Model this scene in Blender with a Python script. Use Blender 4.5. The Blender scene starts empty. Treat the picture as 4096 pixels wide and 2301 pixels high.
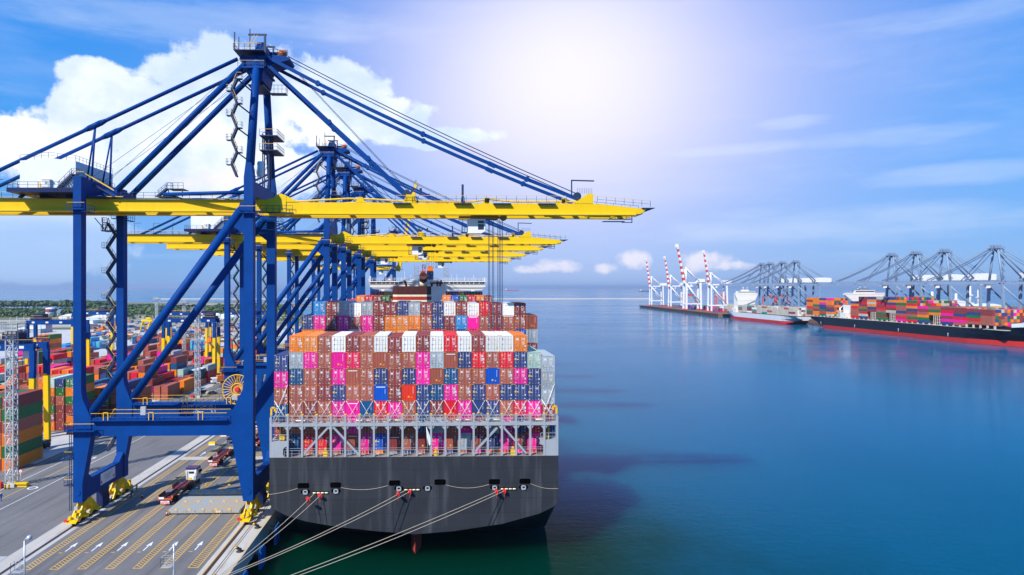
import bpy, math, random
from math import sin, cos, pi, radians, sqrt, atan2
from mathutils import Vector, Matrix
random.seed(7)
SC = bpy.context.scene
COL = SC.collection
CAMH = 43.0
PSI = 0.03
FPX = 1700.0

# ---------------------------------------------------------------- survey helpers (a photo point on a level plane -> ground position)
def G(px, py, z=0.0):
    r = (px - 1151.0) / FPX; u = (723.0 - py) / FPX
    d = (cos(PSI) * r + sin(PSI), -sin(PSI) * r + cos(PSI), u)
    t = (z - CAMH) / d[2]
    return d[0] * t, d[1] * t

# ---------------------------------------------------------------- mesh builder
class MB:
    def __init__(s):
        s.v = []; s.f = []; s.m = []; s.sm = []
    def face(s, idx, mat=0, smooth=False):
        s.f.append(idx); s.m.append(mat); s.sm.append(smooth)
    def add(s, verts, faces, mat=0, smooth=False):
        b = len(s.v); s.v.extend([tuple(p) for p in verts])
        for f in faces: s.face([b + i for i in f], mat, smooth)
        return s
    def box(s, x0, x1, y0, y1, z0, z1, mat=0):
        if x0 > x1: x0, x1 = x1, x0
        if y0 > y1: y0, y1 = y1, y0
        if z0 > z1: z0, z1 = z1, z0
        v = [(x0,y0,z0),(x1,y0,z0),(x1,y1,z0),(x0,y1,z0),(x0,y0,z1),(x1,y0,z1),(x1,y1,z1),(x0,y1,z1)]
        return s.add(v, [(0,3,2,1),(4,5,6,7),(0,1,5,4),(1,2,6,5),(2,3,7,6),(3,0,4,7)], mat)
    def cbox(s, c, size, mat=0, rotz=0.0):
        hx, hy, hz = size[0]/2, size[1]/2, size[2]/2
        cr, sr = cos(rotz), sin(rotz); v = []
        for z in (-hz, hz):
            for x, y in ((-hx,-hy),(hx,-hy),(hx,hy),(-hx,hy)):
                v.append((c[0]+x*cr-y*sr, c[1]+x*sr+y*cr, c[2]+z))
        return s.add(v, [(0,3,2,1),(4,5,6,7),(0,1,5,4),(1,2,6,5),(2,3,7,6),(3,0,4,7)], mat)
    def frame(s, p0, p1):
        p0 = Vector(p0); p1 = Vector(p1); d = (p1 - p0).normalized()
        up = Vector((0,0,1)) if abs(d.z) < 0.99 else Vector((0,1,0))
        a = d.cross(up).normalized(); b = a.cross(d).normalized()
        return p0, p1, a, b
    def tube(s, p0, p1, r, seg=10, mat=0, r1=None, cap=True, smooth=True):
        p0, p1, a, b = s.frame(p0, p1); r1 = r if r1 is None else r1
        v = []
        for p, rr in ((p0, r), (p1, r1)):
            for i in range(seg):
                t = 2*pi*i/seg; v.append(p + a*(cos(t)*rr) + b*(sin(t)*rr))
        base = len(s.v); s.v.extend([tuple(q) for q in v])
        for i in range(seg):
            j = (i+1) % seg; s.face([base+i, base+seg+i, base+seg+j, base+j], mat, smooth)
        if cap:
            s.face([base+i for i in range(seg)], mat); s.face([base+seg+i for i in reversed(range(seg))], mat)
        return s
    def bar(s, p0, p1, w, h=None, mat=0):
        h = w if h is None else h
        p0, p1, a, b = s.frame(p0, p1); v = []
        for p in (p0, p1):
            for x, y in ((-w/2,-h/2),(w/2,-h/2),(w/2,h/2),(-w/2,h/2)): v.append(p + a*x + b*y)
        return s.add(v, [(0,1,2,3),(7,6,5,4),(0,4,5,1),(1,5,6,2),(2,6,7,3),(3,7,4,0)], mat)
    def path(s, pts, w, h=None, mat=0):
        for i in range(len(pts)-1): s.bar(pts[i], pts[i+1], w, h, mat)
        return s
    def rope(s, pts, r, seg=6, mat=0):
        for i in range(len(pts)-1): s.tube(pts[i], pts[i+1], r, seg, mat, cap=False)
        return s
    def prism(s, poly, a0, a1, axis='y', mat=0):
        # poly: list of 2D points; axis is the extrusion axis
        n = len(poly); v = []
        for a in (a0, a1):
            for p, q in poly:
                v.append((p, a, q) if axis == 'y' else (a, p, q) if axis == 'x' else (p, q, a))
        ar = sum(poly[i][0]*poly[(i+1)%n][1]-poly[(i+1)%n][0]*poly[i][1] for i in range(n))
        fl = (ar > 0) != (axis == 'y')
        fs = []
        for i in range(n):
            j = (i+1) % n
            fs.append((i, j, n+j, n+i) if fl else (j, i, n+i, n+j))
        c0 = tuple(range(n)); c1 = tuple(range(n, 2*n))
        fs.append(tuple(reversed(c0)) if fl else c0); fs.append(c1 if fl else tuple(reversed(c1)))
        return s.add(v, fs, mat)
    def lathe(s, c, prof, seg=16, mat=0, axis='z', smooth=True):
        b = len(s.v)
        for r, h in prof:
            for i in range(seg):
                t = 2*pi*i/seg
                if axis == 'z': s.v.append((c[0]+r*cos(t), c[1]+r*sin(t), c[2]+h))
                elif axis == 'y': s.v.append((c[0]+r*cos(t), c[1]+h, c[2]+r*sin(t)))
                else: s.v.append((c[0]+h, c[1]+r*cos(t), c[2]+r*sin(t)))
        for k in range(len(prof)-1):
            for i in range(seg):
                j = (i+1) % seg; s.face([b+k*seg+i, b+k*seg+j, b+(k+1)*seg+j, b+(k+1)*seg+i], mat, smooth)
        s.face([b+i for i in reversed(range(seg))], mat); s.face([b+(len(prof)-1)*seg+i for i in range(seg)], mat)
        return s
    def rail(s, pts, h=1.1, step=2.0, t=0.07, mat=0, top=None, mid=True):
        top = mat if top is None else top
        for i in range(len(pts)-1):
            a = Vector(pts[i]); b = Vector(pts[i+1]); L = (b-a).length; n = max(1, int(L/step))
            for k in range(n+1):
                p = a.lerp(b, k/n); s.bar(p, p+Vector((0,0,h)), t, t, mat)
            s.bar(a+Vector((0,0,h)), b+Vector((0,0,h)), t, t, top)
            if mid: s.bar(a+Vector((0,0,h*.5)), b+Vector((0,0,h*.5)), t*.8, t*.8, mat)
        return s
    def stairs(s, x, y, z0, z1, flights, run=1.6, w=0.8, mat=0, yel=0, dirx=1):
        # zigzag stair in the XZ plane with landings
        dz = (z1-z0)/flights
        for k in range(flights):
            za = z0+k*dz; zb = za+dz
            xa, xb = (x, x+run*dirx) if k % 2 == 0 else (x+run*dirx, x)
            for yy in (y, y+w):
                s.bar((xa,yy,za),(xb,yy,zb),0.12,0.34,mat)
                s.bar((xa,yy,za+1.0),(xb,yy,zb+1.0),0.06,0.06,yel if yy==y else mat)
                for q in (0.15,.5,.85):
                    px=xa+(xb-xa)*q; pz=za+dz*q; s.bar((px,yy,pz),(px,yy,pz+1),0.05,0.05,mat)
            n = 8
            for q in range(n):
                t=(q+.5)/n; s.cbox((xa+(xb-xa)*t, y+w/2, za+dz*t),(0.30,w,0.09),mat)
            ex = xb; sg = 1 if xb > xa else -1
            s.box(ex-0.1*sg, ex+0.9*sg, y-.1, y+w+.1, zb-0.12, zb, mat)
            s.rail([(ex,y-.1,zb),(ex+0.9*sg,y-.1,zb),(ex+0.9*sg,y+w+.1,zb)],1.05,1.2,0.06,mat,yel)
        return s
    def mesh(s, name, mats, origin=(0,0,0)):
        me = bpy.data.meshes.new(name)
        ox, oy, oz = origin
        me.from_pydata([(p[0]-ox, p[1]-oy, p[2]-oz) for p in s.v], [], s.f)
        if not isinstance(mats, (list, tuple)): mats = [mats]
        for m in mats: me.materials.append(m)
        me.polygons.foreach_set('material_index', s.m)
        me.polygons.foreach_set('use_smooth', s.sm)
        me.update()
        return me
    def build(s, name, mats, parent=None, origin=(0,0,0), loc=(0,0,0), rotz=0.0):
        o = bpy.data.objects.new(name, s.mesh(name, mats, origin))
        COL.objects.link(o); o.location = loc; o.rotation_euler = (0,0,rotz)
        if parent is not None: o.parent = parent
        return o

def tag(o, label=None, cat=None, group=None, kind=None):
    if label: o['label'] = label
    if cat: o['category'] = cat
    if group: o['group'] = group
    if kind: o['kind'] = kind
    return o
def empty(name, loc=(0,0,0), rotz=0.0):
    o = bpy.data.objects.new(name, None); COL.objects.link(o)
    o.location = loc; o.rotation_euler = (0,0,rotz); o.empty_display_size = 0.5
    return o
def copy_tree(o, parent=None):
    c = o.copy(); COL.objects.link(c)
    if parent is not None: c.parent = parent
    for ch in list(o.children): copy_tree(ch, c)
    return c
def text_mesh(txt, size, name, mat, parent, loc, rot, ext=0.01, align='LEFT', sx=1.0):
    cu = bpy.data.curves.new(name, 'FONT'); cu.body = txt; cu.size = size; cu.extrude = ext
    cu.align_x = align; cu.resolution_u = 2
    t = bpy.data.objects.new(name, cu); COL.objects.link(t)
    dg = bpy.context.evaluated_depsgraph_get()
    me = bpy.data.meshes.new_from_object(t.evaluated_get(dg))
    bpy.data.objects.remove(t); bpy.data.curves.remove(cu)
    me.materials.clear(); me.materials.append(mat)
    o = bpy.data.objects.new(name, me); COL.objects.link(o)
    o.location = loc; o.rotation_euler = rot; o.scale = (sx,1,1); o.parent = parent
    return o

# ---------------------------------------------------------------- materials
def new_mat(name):
    m = bpy.data.materials.new(name); m.use_nodes = True
    nt = m.node_tree; b = nt.nodes['Principled BSDF']
    return m, nt, b
def nd(nt, typ, **kw):
    n = nt.nodes.new(typ)
    for k, v in kw.items(): setattr(n, k, v)
    return n
def noise(nt, vec, scale, detail=4, rough=.6):
    n = nd(nt, 'ShaderNodeTexNoise'); n.inputs['Scale'].default_value = scale
    n.inputs['Detail'].default_value = detail; n.inputs['Roughness'].default_value = rough
    if vec is not None: nt.links.new(vec, n.inputs['Vector'])
    return n.outputs['Fac']
def ramp(nt, fac, stops):
    r = nd(nt, 'ShaderNodeValToRGB'); e = r.color_ramp.elements
    while len(e) < len(stops): e.new(0.5)
    for el, (p, c) in zip(e, stops):
        el.position = p; el.color = (c[0], c[1], c[2], 1) if isinstance(c, (tuple, list)) else (c, c, c, 1)
    nt.links.new(fac, r.inputs['Fac']); return r.outputs['Color']
def mix(nt, fac, a, b, blend='MIX'):
    n = nd(nt, 'ShaderNodeMix', data_type='RGBA', blend_type=blend)
    for sock, val in ((n.inputs[0], fac), (n.inputs[6], a), (n.inputs[7], b)):
        if hasattr(val, 'is_linked') or hasattr(val, 'links'): nt.links.new(val, sock)
        elif isinstance(val, (int, float)): sock.default_value = val
        else: sock.default_value = (val[0], val[1], val[2], 1)
    return n.outputs[2]
def coords(nt, scale=(1,1,1), kind='Object'):
    t = nd(nt, 'ShaderNodeTexCoord'); mp = nd(nt, 'ShaderNodeMapping')
    mp.inputs['Scale'].default_value = scale
    nt.links.new(t.outputs[kind], mp.inputs['Vector']); return mp.outputs['Vector']
def sc3(c, k): return tuple(min(1.0, x*k) for x in c)
def paint(name, col, rough=.42, wear=.25, scale=.35, streak=0.25, dirt=(.12,.10,.08), metal=0.0):
    m, nt, b = new_mat(name)
    n1 = noise(nt, coords(nt), scale, 5); n2 = noise(nt, coords(nt, (1,1,.08)), scale*5, 3)
    c = mix(nt, ramp(nt, n1, [(.35, 0.0), (.7, 1.0)]), sc3(col, 1-wear*.5), sc3(col, 1+wear*.25))
    c = mix(nt, ramp(nt, n2, [(.52, 0.0), (.78, streak)]), c, dirt)
    nt.links.new(c, b.inputs['Base Color']); b.inputs['Roughness'].default_value = rough
    b.inputs['Metallic'].default_value = metal; b.inputs['Specular IOR Level'].default_value = .28
    return m
def plain(name, col, rough=.5, metal=0.0):
    m, nt, b = new_mat(name)
    c = mix(nt, noise(nt, coords(nt), 2.0, 3), sc3(col, .86), sc3(col, 1.1))
    nt.links.new(c, b.inputs['Base Color']); b.inputs['Roughness'].default_value = rough
    b.inputs['Metallic'].default_value = metal
    return m

M = {}
M['blue'] = paint('crane_blue', (.0005,.052,.250), .55, .3, .25, .08, (.0,.03,.09)); M['blue'].node_tree.nodes['Principled BSDF'].inputs['Specular IOR Level'].default_value = .12
M['bluedark'] = paint('crane_navy', (.006,.018,.085), .45, .3)
M['yellow'] = paint('crane_yellow', (.88,.56,.004), .42, .12, .25, .10, (.35,.22,.02))
M['yrail'] = plain('handrail_yellow', (.85,.50,.02))
M['rail'] = plain('walkway_navy', (.010,.032,.095))
M['white'] = paint('white_paint', (.80,.81,.80), .45, .08, .3, .12, (.45,.42,.38))
M['whitemark'] = plain('white_marking', (.82,.82,.80), .7)
M['yellowmark'] = plain('yellow_marking', (.72,.42,.06), .8)
M['galv'] = plain('galvanised_steel', (.50,.53,.55), .45, .3)
M['dark'] = plain('dark_rubber', (.018,.018,.02), .7)
M['black'] = plain('black_paint_and_hole_dark', (.002,.002,.002), .9); M['black'].node_tree.nodes['Principled BSDF'].inputs['Specular IOR Level'].default_value = 0
M['glass'] = plain('window_glass', (.02,.035,.05), .08)
M['hull'] = paint('hull_charcoal', (.034,.037,.045), .42, .3, .12, .6, (.105,.11,.12))
def plate_seams(m, w_, h_):
    nt = m.node_tree; b = nt.nodes['Principled BSDF']; src = b.inputs['Base Color'].links[0].from_socket
    sp = nd(nt, 'ShaderNodeSeparateXYZ'); nt.links.new(coords(nt), sp.inputs[0])
    cb_ = nd(nt, 'ShaderNodeCombineXYZ'); nt.links.new(sp.outputs[0], cb_.inputs[0]); nt.links.new(sp.outputs[2], cb_.inputs[1])
    bt = nd(nt, 'ShaderNodeTexBrick'); nt.links.new(cb_.outputs[0], bt.inputs['Vector']); bt.inputs['Scale'].default_value = 1.0
    bt.inputs['Brick Width'].default_value = w_; bt.inputs['Row Height'].default_value = h_; bt.inputs['Mortar Size'].default_value = .05
    bt.inputs['Color1'].default_value = (.95,.95,.95,1); bt.inputs['Color2'].default_value = (1.12,1.12,1.12,1); bt.inputs['Mortar'].default_value = (.72,.72,.72,1)
    nt.links.new(mix(nt, .8, src, bt.outputs['Color'], 'MULTIPLY'), b.inputs['Base Color'])
plate_seams(M['hull'], 7.5, 2.6)
M['shipgrey'] = paint('ship_grey', (.36,.39,.42), .45, .15, .3, .3, (.30,.22,.16))
M['deck'] = paint('deck_plate', (.30,.28,.26), .7, .4, .5, .4)
M['orange'] = paint('spreader_orange', (.85,.20,.02), .45, .2)
M['rudder'] = paint('antifouling_red', (.42,.06,.045), .5, .3, .5)
M['redpaint'] = plain('red_paint', (.70,.03,.03), .5)
M['maroon'] = paint('trailer_maroon', (.17,.03,.045), .6, .4, 1.0, .4)
M['skin'] = plain('skin', (.30,.17,.10), .6)
M['cloth_navy'] = plain('workwear_navy', (.02,.05,.16), .8)
M['cloth_grey'] = plain('workwear_grey', (.22,.24,.27), .8)
M['vest_yellow'] = plain('hi_vis_yellow', (.62,.72,.03), .7)
M['vest_green'] = plain('hi_vis_green', (.10,.55,.25), .7)
M['helmet'] = plain('helmet_yellow', (.85,.50,.02), .4)
M['rope'] = plain('mooring_rope', (.52,.44,.32), .9)
M['steelrail'] = plain('rail_steel', (.06,.05,.045), .5, .5)
M['brownrail'] = plain('rail_trough', (.10,.055,.035), .9)
M['fender'] = paint('fender_blue', (.01,.13,.42), .5, .3)
M['cream'] = paint('funnel_cream', (.80,.70,.48), .5, .1)
M['brown'] = paint('funnel_brown', (.075,.018,.016), .5, .2)
M['funnelred'] = paint('funnel_red', (.42,.035,.02), .5, .2)
M['shipwhite'] = paint('superstructure_white', (.80,.78,.72), .45, .08, .3, .15, (.45,.38,.30))
M['teal'] = paint('office_teal', (.01,.16,.22), .5, .2)
M['cab_purple'] = plain('cab_roof_purple', (.06,.03,.12), .4)
M['crane_pale'] = paint('crane_pale_blue', (.23,.32,.44), .45, .2)
M['crane_white'] = paint('crane_white', (.82,.82,.82), .5, .06)
M['crane_red'] = plain('crane_red', (.70,.07,.03), .5)
M['hull_black'] = paint('hull_black', (.006,.009,.016), .4, .3, .05, .15, (.03,.03,.03))
M['hull_red'] = paint('hull_red', (.55,.03,.025), .5, .2, .05)
M['hull_white'] = paint('hull_white', (.62,.64,.66), .45, .08, .05, .15)
M['sandy'] = paint('sand', (.55,.50,.42), .9)
M['rust'] = paint('rusty_scrap', (.22,.10,.06), .9, .5, .5)
M['barge'] = paint('quay_brown', (.20,.11,.08), .9, .4)
M['hatch'] = None

def obj_color_mat(name):
    m, nt, b = new_mat(name)
    oi = nd(nt, 'ShaderNodeObjectInfo')
    v = coords(nt); n1 = noise(nt, v, .9, 5); n2 = noise(nt, coords(nt, (1,1,.15)), 3.0, 3)
    c = mix(nt, ramp(nt, n1, [(.3, 0.0), (.75, 1.0)]), (.88,.88,.88), (1.08,1.08,1.08))
    c = mix(nt, 1.0, oi.outputs['Color'], c, 'MULTIPLY')
    c = mix(nt, ramp(nt, n2, [(.62, 0.0), (.82, .30)]), c, (.16,.09,.06))
    hs = nd(nt, 'ShaderNodeHueSaturation'); nt.links.new(c, hs.inputs['Color'])
    mr = nd(nt, 'ShaderNodeMapRange'); nt.links.new(oi.outputs['Random'], mr.inputs[0])
    mr.inputs[3].default_value = .90; mr.inputs[4].default_value = 1.08
    nt.links.new(mr.outputs[0], hs.inputs['Value'])
    nt.links.new(hs.outputs['Color'], b.inputs['Base Color']); b.inputs['Roughness'].default_value = .48
    return m
M['cont'] = obj_color_mat('container_paint')
M['sticker'] = plain('yellow_sticker', (.85,.45,.01), .5)
M['decal'] = plain('white_decal', (.80,.78,.76), .6)
M['plate'] = plain('grey_plate', (.30,.29,.27), .5)
M['lockbar'] = plain('lock_bar', (.58,.50,.46), .45, .2)
M['magenta'] = plain('purple_decal', (.55,.02,.25), .6)
CC = dict(O=(.88,.225,.012), L=(.86,.27,.05), B=(.43,.115,.072), D=(.27,.048,.046), P=(.88,.014,.32),
          N=(.032,.062,.20), T=(.006,.09,.23), U=(.003,.10,.55), A=(.02,.26,.60), R=(.72,.014,.03),
          M=(.70,.02,.085), G=(.36,.42,.46), W=(.86,.85,.80), g=(.02,.17,.045), V=(.70,.04,.015),
          S=(.40,.58,.50), K=(.05,.07,.12), C=(.10,.42,.55), E=(.56,.50,.40), t=(.02,.30,.28))
CNAME = dict(O='orange', L='light orange', B='rust brown', D='maroon', P='hot pink', N='navy blue', T='dark teal', U='bright blue',
             A='sky blue', R='red', M='crimson pink', G='light grey', W='white', g='green', V='orange red', S='pale green', K='slate', C='pale cyan', E='beige', t='teal')

# ---------------------------------------------------------------- camera
cam = bpy.data.cameras.new('camera'); co = bpy.data.objects.new('camera', cam); COL.objects.link(co)
co.location = (0,0,CAMH); co.rotation_euler = (pi/2, 0, -PSI)
cam.sensor_width = 36.0; cam.lens = 36*FPX/2576; cam.shift_x = (1288-1151)/2576; cam.shift_y = 0.0
cam.clip_start = 1.0; cam.clip_end = 120000.0
SC.camera = co

# ---------------------------------------------------------------- light
SUN_DIR = Vector((.85, 1.0, -1.18)).normalized()      # direction in which the sunlight travels
sl = bpy.data.lights.new('sun', 'SUN'); sl.energy = 4.8; sl.angle = radians(.5); sl.color = (1.0,.955,.88)
so = bpy.data.objects.new('sun', sl); COL.objects.link(so); so.location = (-60,-80,150)
so.rotation_euler = SUN_DIR.to_track_quat('-Z', 'Y').to_euler()
sun_el = math.asin(-SUN_DIR.z); sun_az = atan2(-SUN_DIR.x, -SUN_DIR.y)

W = bpy.data.worlds.new('World'); SC.world = W; W.use_nodes = True
wt = W.node_tree; bg = wt.nodes['Background']; bg.inputs['Strength'].default_value = .10
sky = nd(wt, 'ShaderNodeTexSky'); sky.sky_type = 'NISHITA'; sky.sun_disc = False
sky.sun_elevation = sun_el; sky.sun_rotation = sun_az; sky.altitude = 40; sky.air_density = 1.0; sky.dust_density = .6; sky.ozone_density = 2.5
def mth(op, a, b=None, c=None, clamp=False):
    n = nd(wt, 'ShaderNodeMath', operation=op); n.use_clamp = clamp
    for i, x in enumerate((a, b, c)):
        if x is None: continue
        if hasattr(x, 'links'): wt.links.new(x, n.inputs[i])
        else: n.inputs[i].default_value = x
    return n.outputs[0]
tc = nd(wt, 'ShaderNodeTexCoord'); sx = nd(wt, 'ShaderNodeSeparateXYZ'); wt.links.new(tc.outputs['Generated'], sx.inputs[0])
az = mth('ARCTAN2', sx.outputs[0], sx.outputs[1]); el = mth('ARCSINE', sx.outputs[2])
cb = nd(wt, 'ShaderNodeCombineXYZ'); wt.links.new(az, cb.inputs[0]); wt.links.new(el, cb.inputs[1])
P = cb.outputs[0]
def azel(px, py):
    a = math.atan((px-1100)/FPX); return a, math.atan((723-py)/FPX*cos(a))
def ell(px, py, rx, ry):
    a, e = azel(px, py)
    dx = mth('MULTIPLY', mth('SUBTRACT', az, a), FPX/rx); dy = mth('MULTIPLY', mth('SUBTRACT', el, e), FPX/ry)
    return mth('SUBTRACT', 1.0, mth('ADD', mth('MULTIPLY', dx, dx), mth('MULTIPLY', dy, dy)))
def sstep(x, a, b):
    n = nd(wt, 'ShaderNodeMapRange', interpolation_type='SMOOTHSTEP'); n.clamp = True
    wt.links.new(x, n.inputs[0]); n.inputs[1].default_value = a; n.inputs[2].default_value = b
    return n.outputs[0]
def wnoise(scale, detail, rough=.6, sc=(1,1,1), off=(0,0,0)):
    mp = nd(wt, 'ShaderNodeMapping'); mp.inputs['Scale'].default_value = sc; mp.inputs['Location'].default_value = off
    wt.links.new(P, mp.inputs['Vector'])
    return noise(wt, mp.outputs['Vector'], scale, detail, rough)
nb = wnoise(9.0, 8, .58)
def cumulus(ells, lo, hi, amp):
    m_ = None
    for e_ in ells:
        v_ = ell(*e_); m_ = v_ if m_ is None else mth('MAXIMUM', m_, v_)
    m_ = mth('MAXIMUM', m_, -1.5)
    return sstep(mth('ADD', mth('MULTIPLY', m_, .55), mth('MULTIPLY', mth('SUBTRACT', nb, .5), amp)), lo, hi)
big = cumulus([(400,330,260,150),(600,230,250,125),(180,400,140,95),(270,205,110,45),(820,270,190,110),(1090,345,190,32),(420,430,420,90),(950,300,170,60),(240,300,120,80),(100,620,220,90)], .0, .20, 2.2)
nb = wnoise(34.0, 6, .55)
low = cumulus([(540,455,120,32),(1600,655,36,26),(1400,668,75,17),(1780,660,65,26),(1520,675,40,14),(760,440,70,40),(1330,676,40,12),(1850,668,60,12)], -.15, .75, 2.4)
cirrus = mth('MULTIPLY', sstep(wnoise(3.2, 6, .62, (1,4.5,1), (2.3,.4,0)), .46, .74), sstep(el, .02, .16))
cir2 = mth('MULTIPLY', sstep(wnoise(5.0, 5, .6, (.8,6.5,1), (7.7,1.2,0)), .52, .78), .55)
def gauss(px, py, rx, ry): return mth('POWER', 2.71828, mth('SUBTRACT', ell(px,py,rx,ry), 1.0))
nb = wnoise(7.0, 6, .6, (1,4.5,1), (5.1,2.2,0))
wisp = cumulus([(2260,335,170,22),(1850,372,170,16),(2000,303,90,16),(330,45,420,60),(2490,12,190,26),(2150,560,420,45),(700,60,300,40),(2420,430,200,26)], -.15, .75, 1.7)
veil = gauss(1450,260,620,380)
core = mth('MULTIPLY', gauss(1430,190,330,270), .92)
hs = nd(wt, 'ShaderNodeHueSaturation'); wt.links.new(sky.outputs[0], hs.inputs['Color']); hs.inputs['Saturation'].default_value = 1.45; hs.inputs['Value'].default_value = 1.35; hs.inputs['Hue'].default_value=.502
c = hs.outputs['Color']
elr = mth('DIVIDE', el, .42, None, True)
grad = ramp(wt, elr, [(0.0,(.140,.335,.690)),(.12,(.115,.330,.740)),(.45,(.050,.300,.790)),(1.0,(.014,.225,.750))])
sg = nd(wt, 'ShaderNodeVectorMath', operation='SCALE'); wt.links.new(grad, sg.inputs[0]); sg.inputs['Scale'].default_value = 10.0
c = mix(wt, .88, c, sg.outputs[0])
c = mix(wt, mth('MULTIPLY', cirrus, .15), c, (6.0,7.0,9.2))
c = mix(wt, mth('MULTIPLY', cir2, .24), c, (7.4,8.2,9.6))
c = mix(wt, mth('MULTIPLY', veil, .74), c, (7.0,6.3,8.9))
c = mix(wt, core, c, (8.5,8.3,8.8))
c = mix(wt, mth('MULTIPLY', wisp, .24), c, (7.6,8.3,9.3))
shade = sstep(wnoise(6.0, 6, .55, (1,1.3,1), (3,7,0)), .38, .74)
lowsh = sstep(el, .02, .20)
ccol = mix(wt, mth('MULTIPLY', shade, lowsh), (5.6,6.9,9.3), (10.6,10.6,10.8))
c = mix(wt, mth('MULTIPLY', big, mth('SUBTRACT', 1.0, mth('MULTIPLY', sstep(ell(150,650,380,110), 0, .8), .55))), c, ccol)
c = mix(wt, mth('MULTIPLY', low, .75), c, (8.6,8.1,8.8))
wt.links.new(c, bg.inputs['Color'])
SC.view_settings.view_transform = 'Standard'; SC.view_settings.look = 'None'
SC.view_settings.exposure = 0.28; SC.view_settings.gamma = 1.0
SC.cycles.volume_bounces = 0; SC.cycles.max_bounces = 6; SC.cycles.diffuse_bounces = 3; SC.cycles.glossy_bounces = 3; SC.cycles.transparent_max_bounces = 8
SC.cycles.use_denoising = True; SC.cycles.sample_clamp_indirect = 6.0
# ================================================================ setting: water, land, paving, markings
def water_mat():
    m, nt, b = new_mat('sea_water')
    v = coords(nt, (1,1,1), 'Object')
    big = noise(nt, coords(nt, (1,.35,1)), .006, 4, .6)
    c = mix(nt, ramp(nt, big, [(.3, 0.0), (.7, 1.0)]), (.0,.070,.150), (.0,.088,.185))
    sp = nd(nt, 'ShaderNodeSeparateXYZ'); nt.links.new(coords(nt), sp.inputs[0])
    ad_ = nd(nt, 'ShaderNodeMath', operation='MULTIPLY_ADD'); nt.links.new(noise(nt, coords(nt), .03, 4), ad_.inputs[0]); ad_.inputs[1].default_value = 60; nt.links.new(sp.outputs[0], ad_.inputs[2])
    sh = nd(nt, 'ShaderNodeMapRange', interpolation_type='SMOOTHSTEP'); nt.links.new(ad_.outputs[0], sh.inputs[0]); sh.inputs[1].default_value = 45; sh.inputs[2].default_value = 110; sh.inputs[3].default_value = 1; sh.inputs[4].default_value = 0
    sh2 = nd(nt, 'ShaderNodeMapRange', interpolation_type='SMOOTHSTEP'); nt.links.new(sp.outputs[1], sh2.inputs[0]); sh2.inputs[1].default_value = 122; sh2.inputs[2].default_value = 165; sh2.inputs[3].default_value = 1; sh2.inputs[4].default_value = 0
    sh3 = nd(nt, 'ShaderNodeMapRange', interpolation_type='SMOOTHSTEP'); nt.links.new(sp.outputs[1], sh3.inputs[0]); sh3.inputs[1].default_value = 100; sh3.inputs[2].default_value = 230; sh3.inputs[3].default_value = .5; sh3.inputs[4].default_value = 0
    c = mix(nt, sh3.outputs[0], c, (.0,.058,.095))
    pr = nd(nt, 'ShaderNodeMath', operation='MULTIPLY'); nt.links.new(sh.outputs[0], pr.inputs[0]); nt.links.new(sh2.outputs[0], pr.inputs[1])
    c = mix(nt, pr.outputs[0], c, (.0,.022,.014))      # greener quay water, with the hull's dark reflection and shade put into its colour
    nt.links.new(c, b.inputs['Base Color'])
    b.inputs['Subsurface Weight'].default_value = 1.0; b.inputs['Subsurface Radius'].default_value = (6,24,32); b.inputs['Subsurface Scale'].default_value = 4.5
    b.inputs['Roughness'].default_value = .10; b.inputs['IOR'].default_value = 1.055
    n1 = noise(nt, coords(nt, (1,1.6,1)), .55, 3, .55); n2 = noise(nt, coords(nt, (.35,1.0,1)), .12, 3, .6)
    patch = ramp(nt, noise(nt, coords(nt, (.35,1.0,1)), .010, 4, .6), [(.42, .35), (.62, 1.0)])
    ad = nd(nt, 'ShaderNodeMath', operation='MULTIPLY_ADD'); nt.links.new(n2, ad.inputs[0]); ad.inputs[1].default_value = 1.4; nt.links.new(n1, ad.inputs[2])
    ml = nd(nt, 'ShaderNodeMath', operation='MULTIPLY'); nt.links.new(ad.outputs[0], ml.inputs[0]); nt.links.new(patch, ml.inputs[1])
    bp = nd(nt, 'ShaderNodeBump'); bp.inputs['Strength'].default_value = .16; bp.inputs['Distance'].default_value = .6
    nt.links.new(ml.outputs[0], bp.inputs['Height']); nt.links.new(bp.outputs['Normal'], b.inputs['Normal'])
    nt.links.new(ramp(nt, noise(nt, coords(nt, (.22,1.0,1)), .016, 5, .6), [(.40,.05),(.62,.15)]), b.inputs['Roughness'])
    return m
wz = -4.6
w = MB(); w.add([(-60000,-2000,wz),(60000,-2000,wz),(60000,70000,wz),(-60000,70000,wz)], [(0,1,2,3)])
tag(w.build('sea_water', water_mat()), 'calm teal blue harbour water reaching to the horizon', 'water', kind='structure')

def asphalt_mat():
    m, nt, b = new_mat('asphalt')
    n1 = noise(nt, coords(nt), .05, 5); n2 = noise(nt, coords(nt), 1.2, 4); n3 = noise(nt, coords(nt, (1,.06,1)), .55, 4)
    c = mix(nt, ramp(nt, n1, [(.3, 0.0), (.7, 1.0)]), (.150,.143,.140), (.205,.195,.190))
    c = mix(nt, ramp(nt, n2, [(.3, .30), (.7, 0.0)]), c, (.11,.107,.108))
    c = mix(nt, ramp(nt, n3, [(.50, 0.0), (.72, .7)]), c, (.082,.078,.077))
    nt.links.new(c, b.inputs['Base Color']); b.inputs['Roughness'].default_value = .85
    return m
def concrete_mat(name, a, d):
    m, nt, b = new_mat(name)
    n1 = noise(nt, coords(nt), .08, 5); n2 = noise(nt, coords(nt, (1,.15,1)), .9, 4)
    c = mix(nt, ramp(nt, n1, [(.3, 0.0), (.7, 1.0)]), a, sc3(a, 1.25))
    c = mix(nt, ramp(nt, n2, [(.52, 0.0), (.75, .6)]), c, d)
    nt.links.new(c, b.inputs['Base Color']); b.inputs['Roughness'].default_value = .85
    return m
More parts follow.
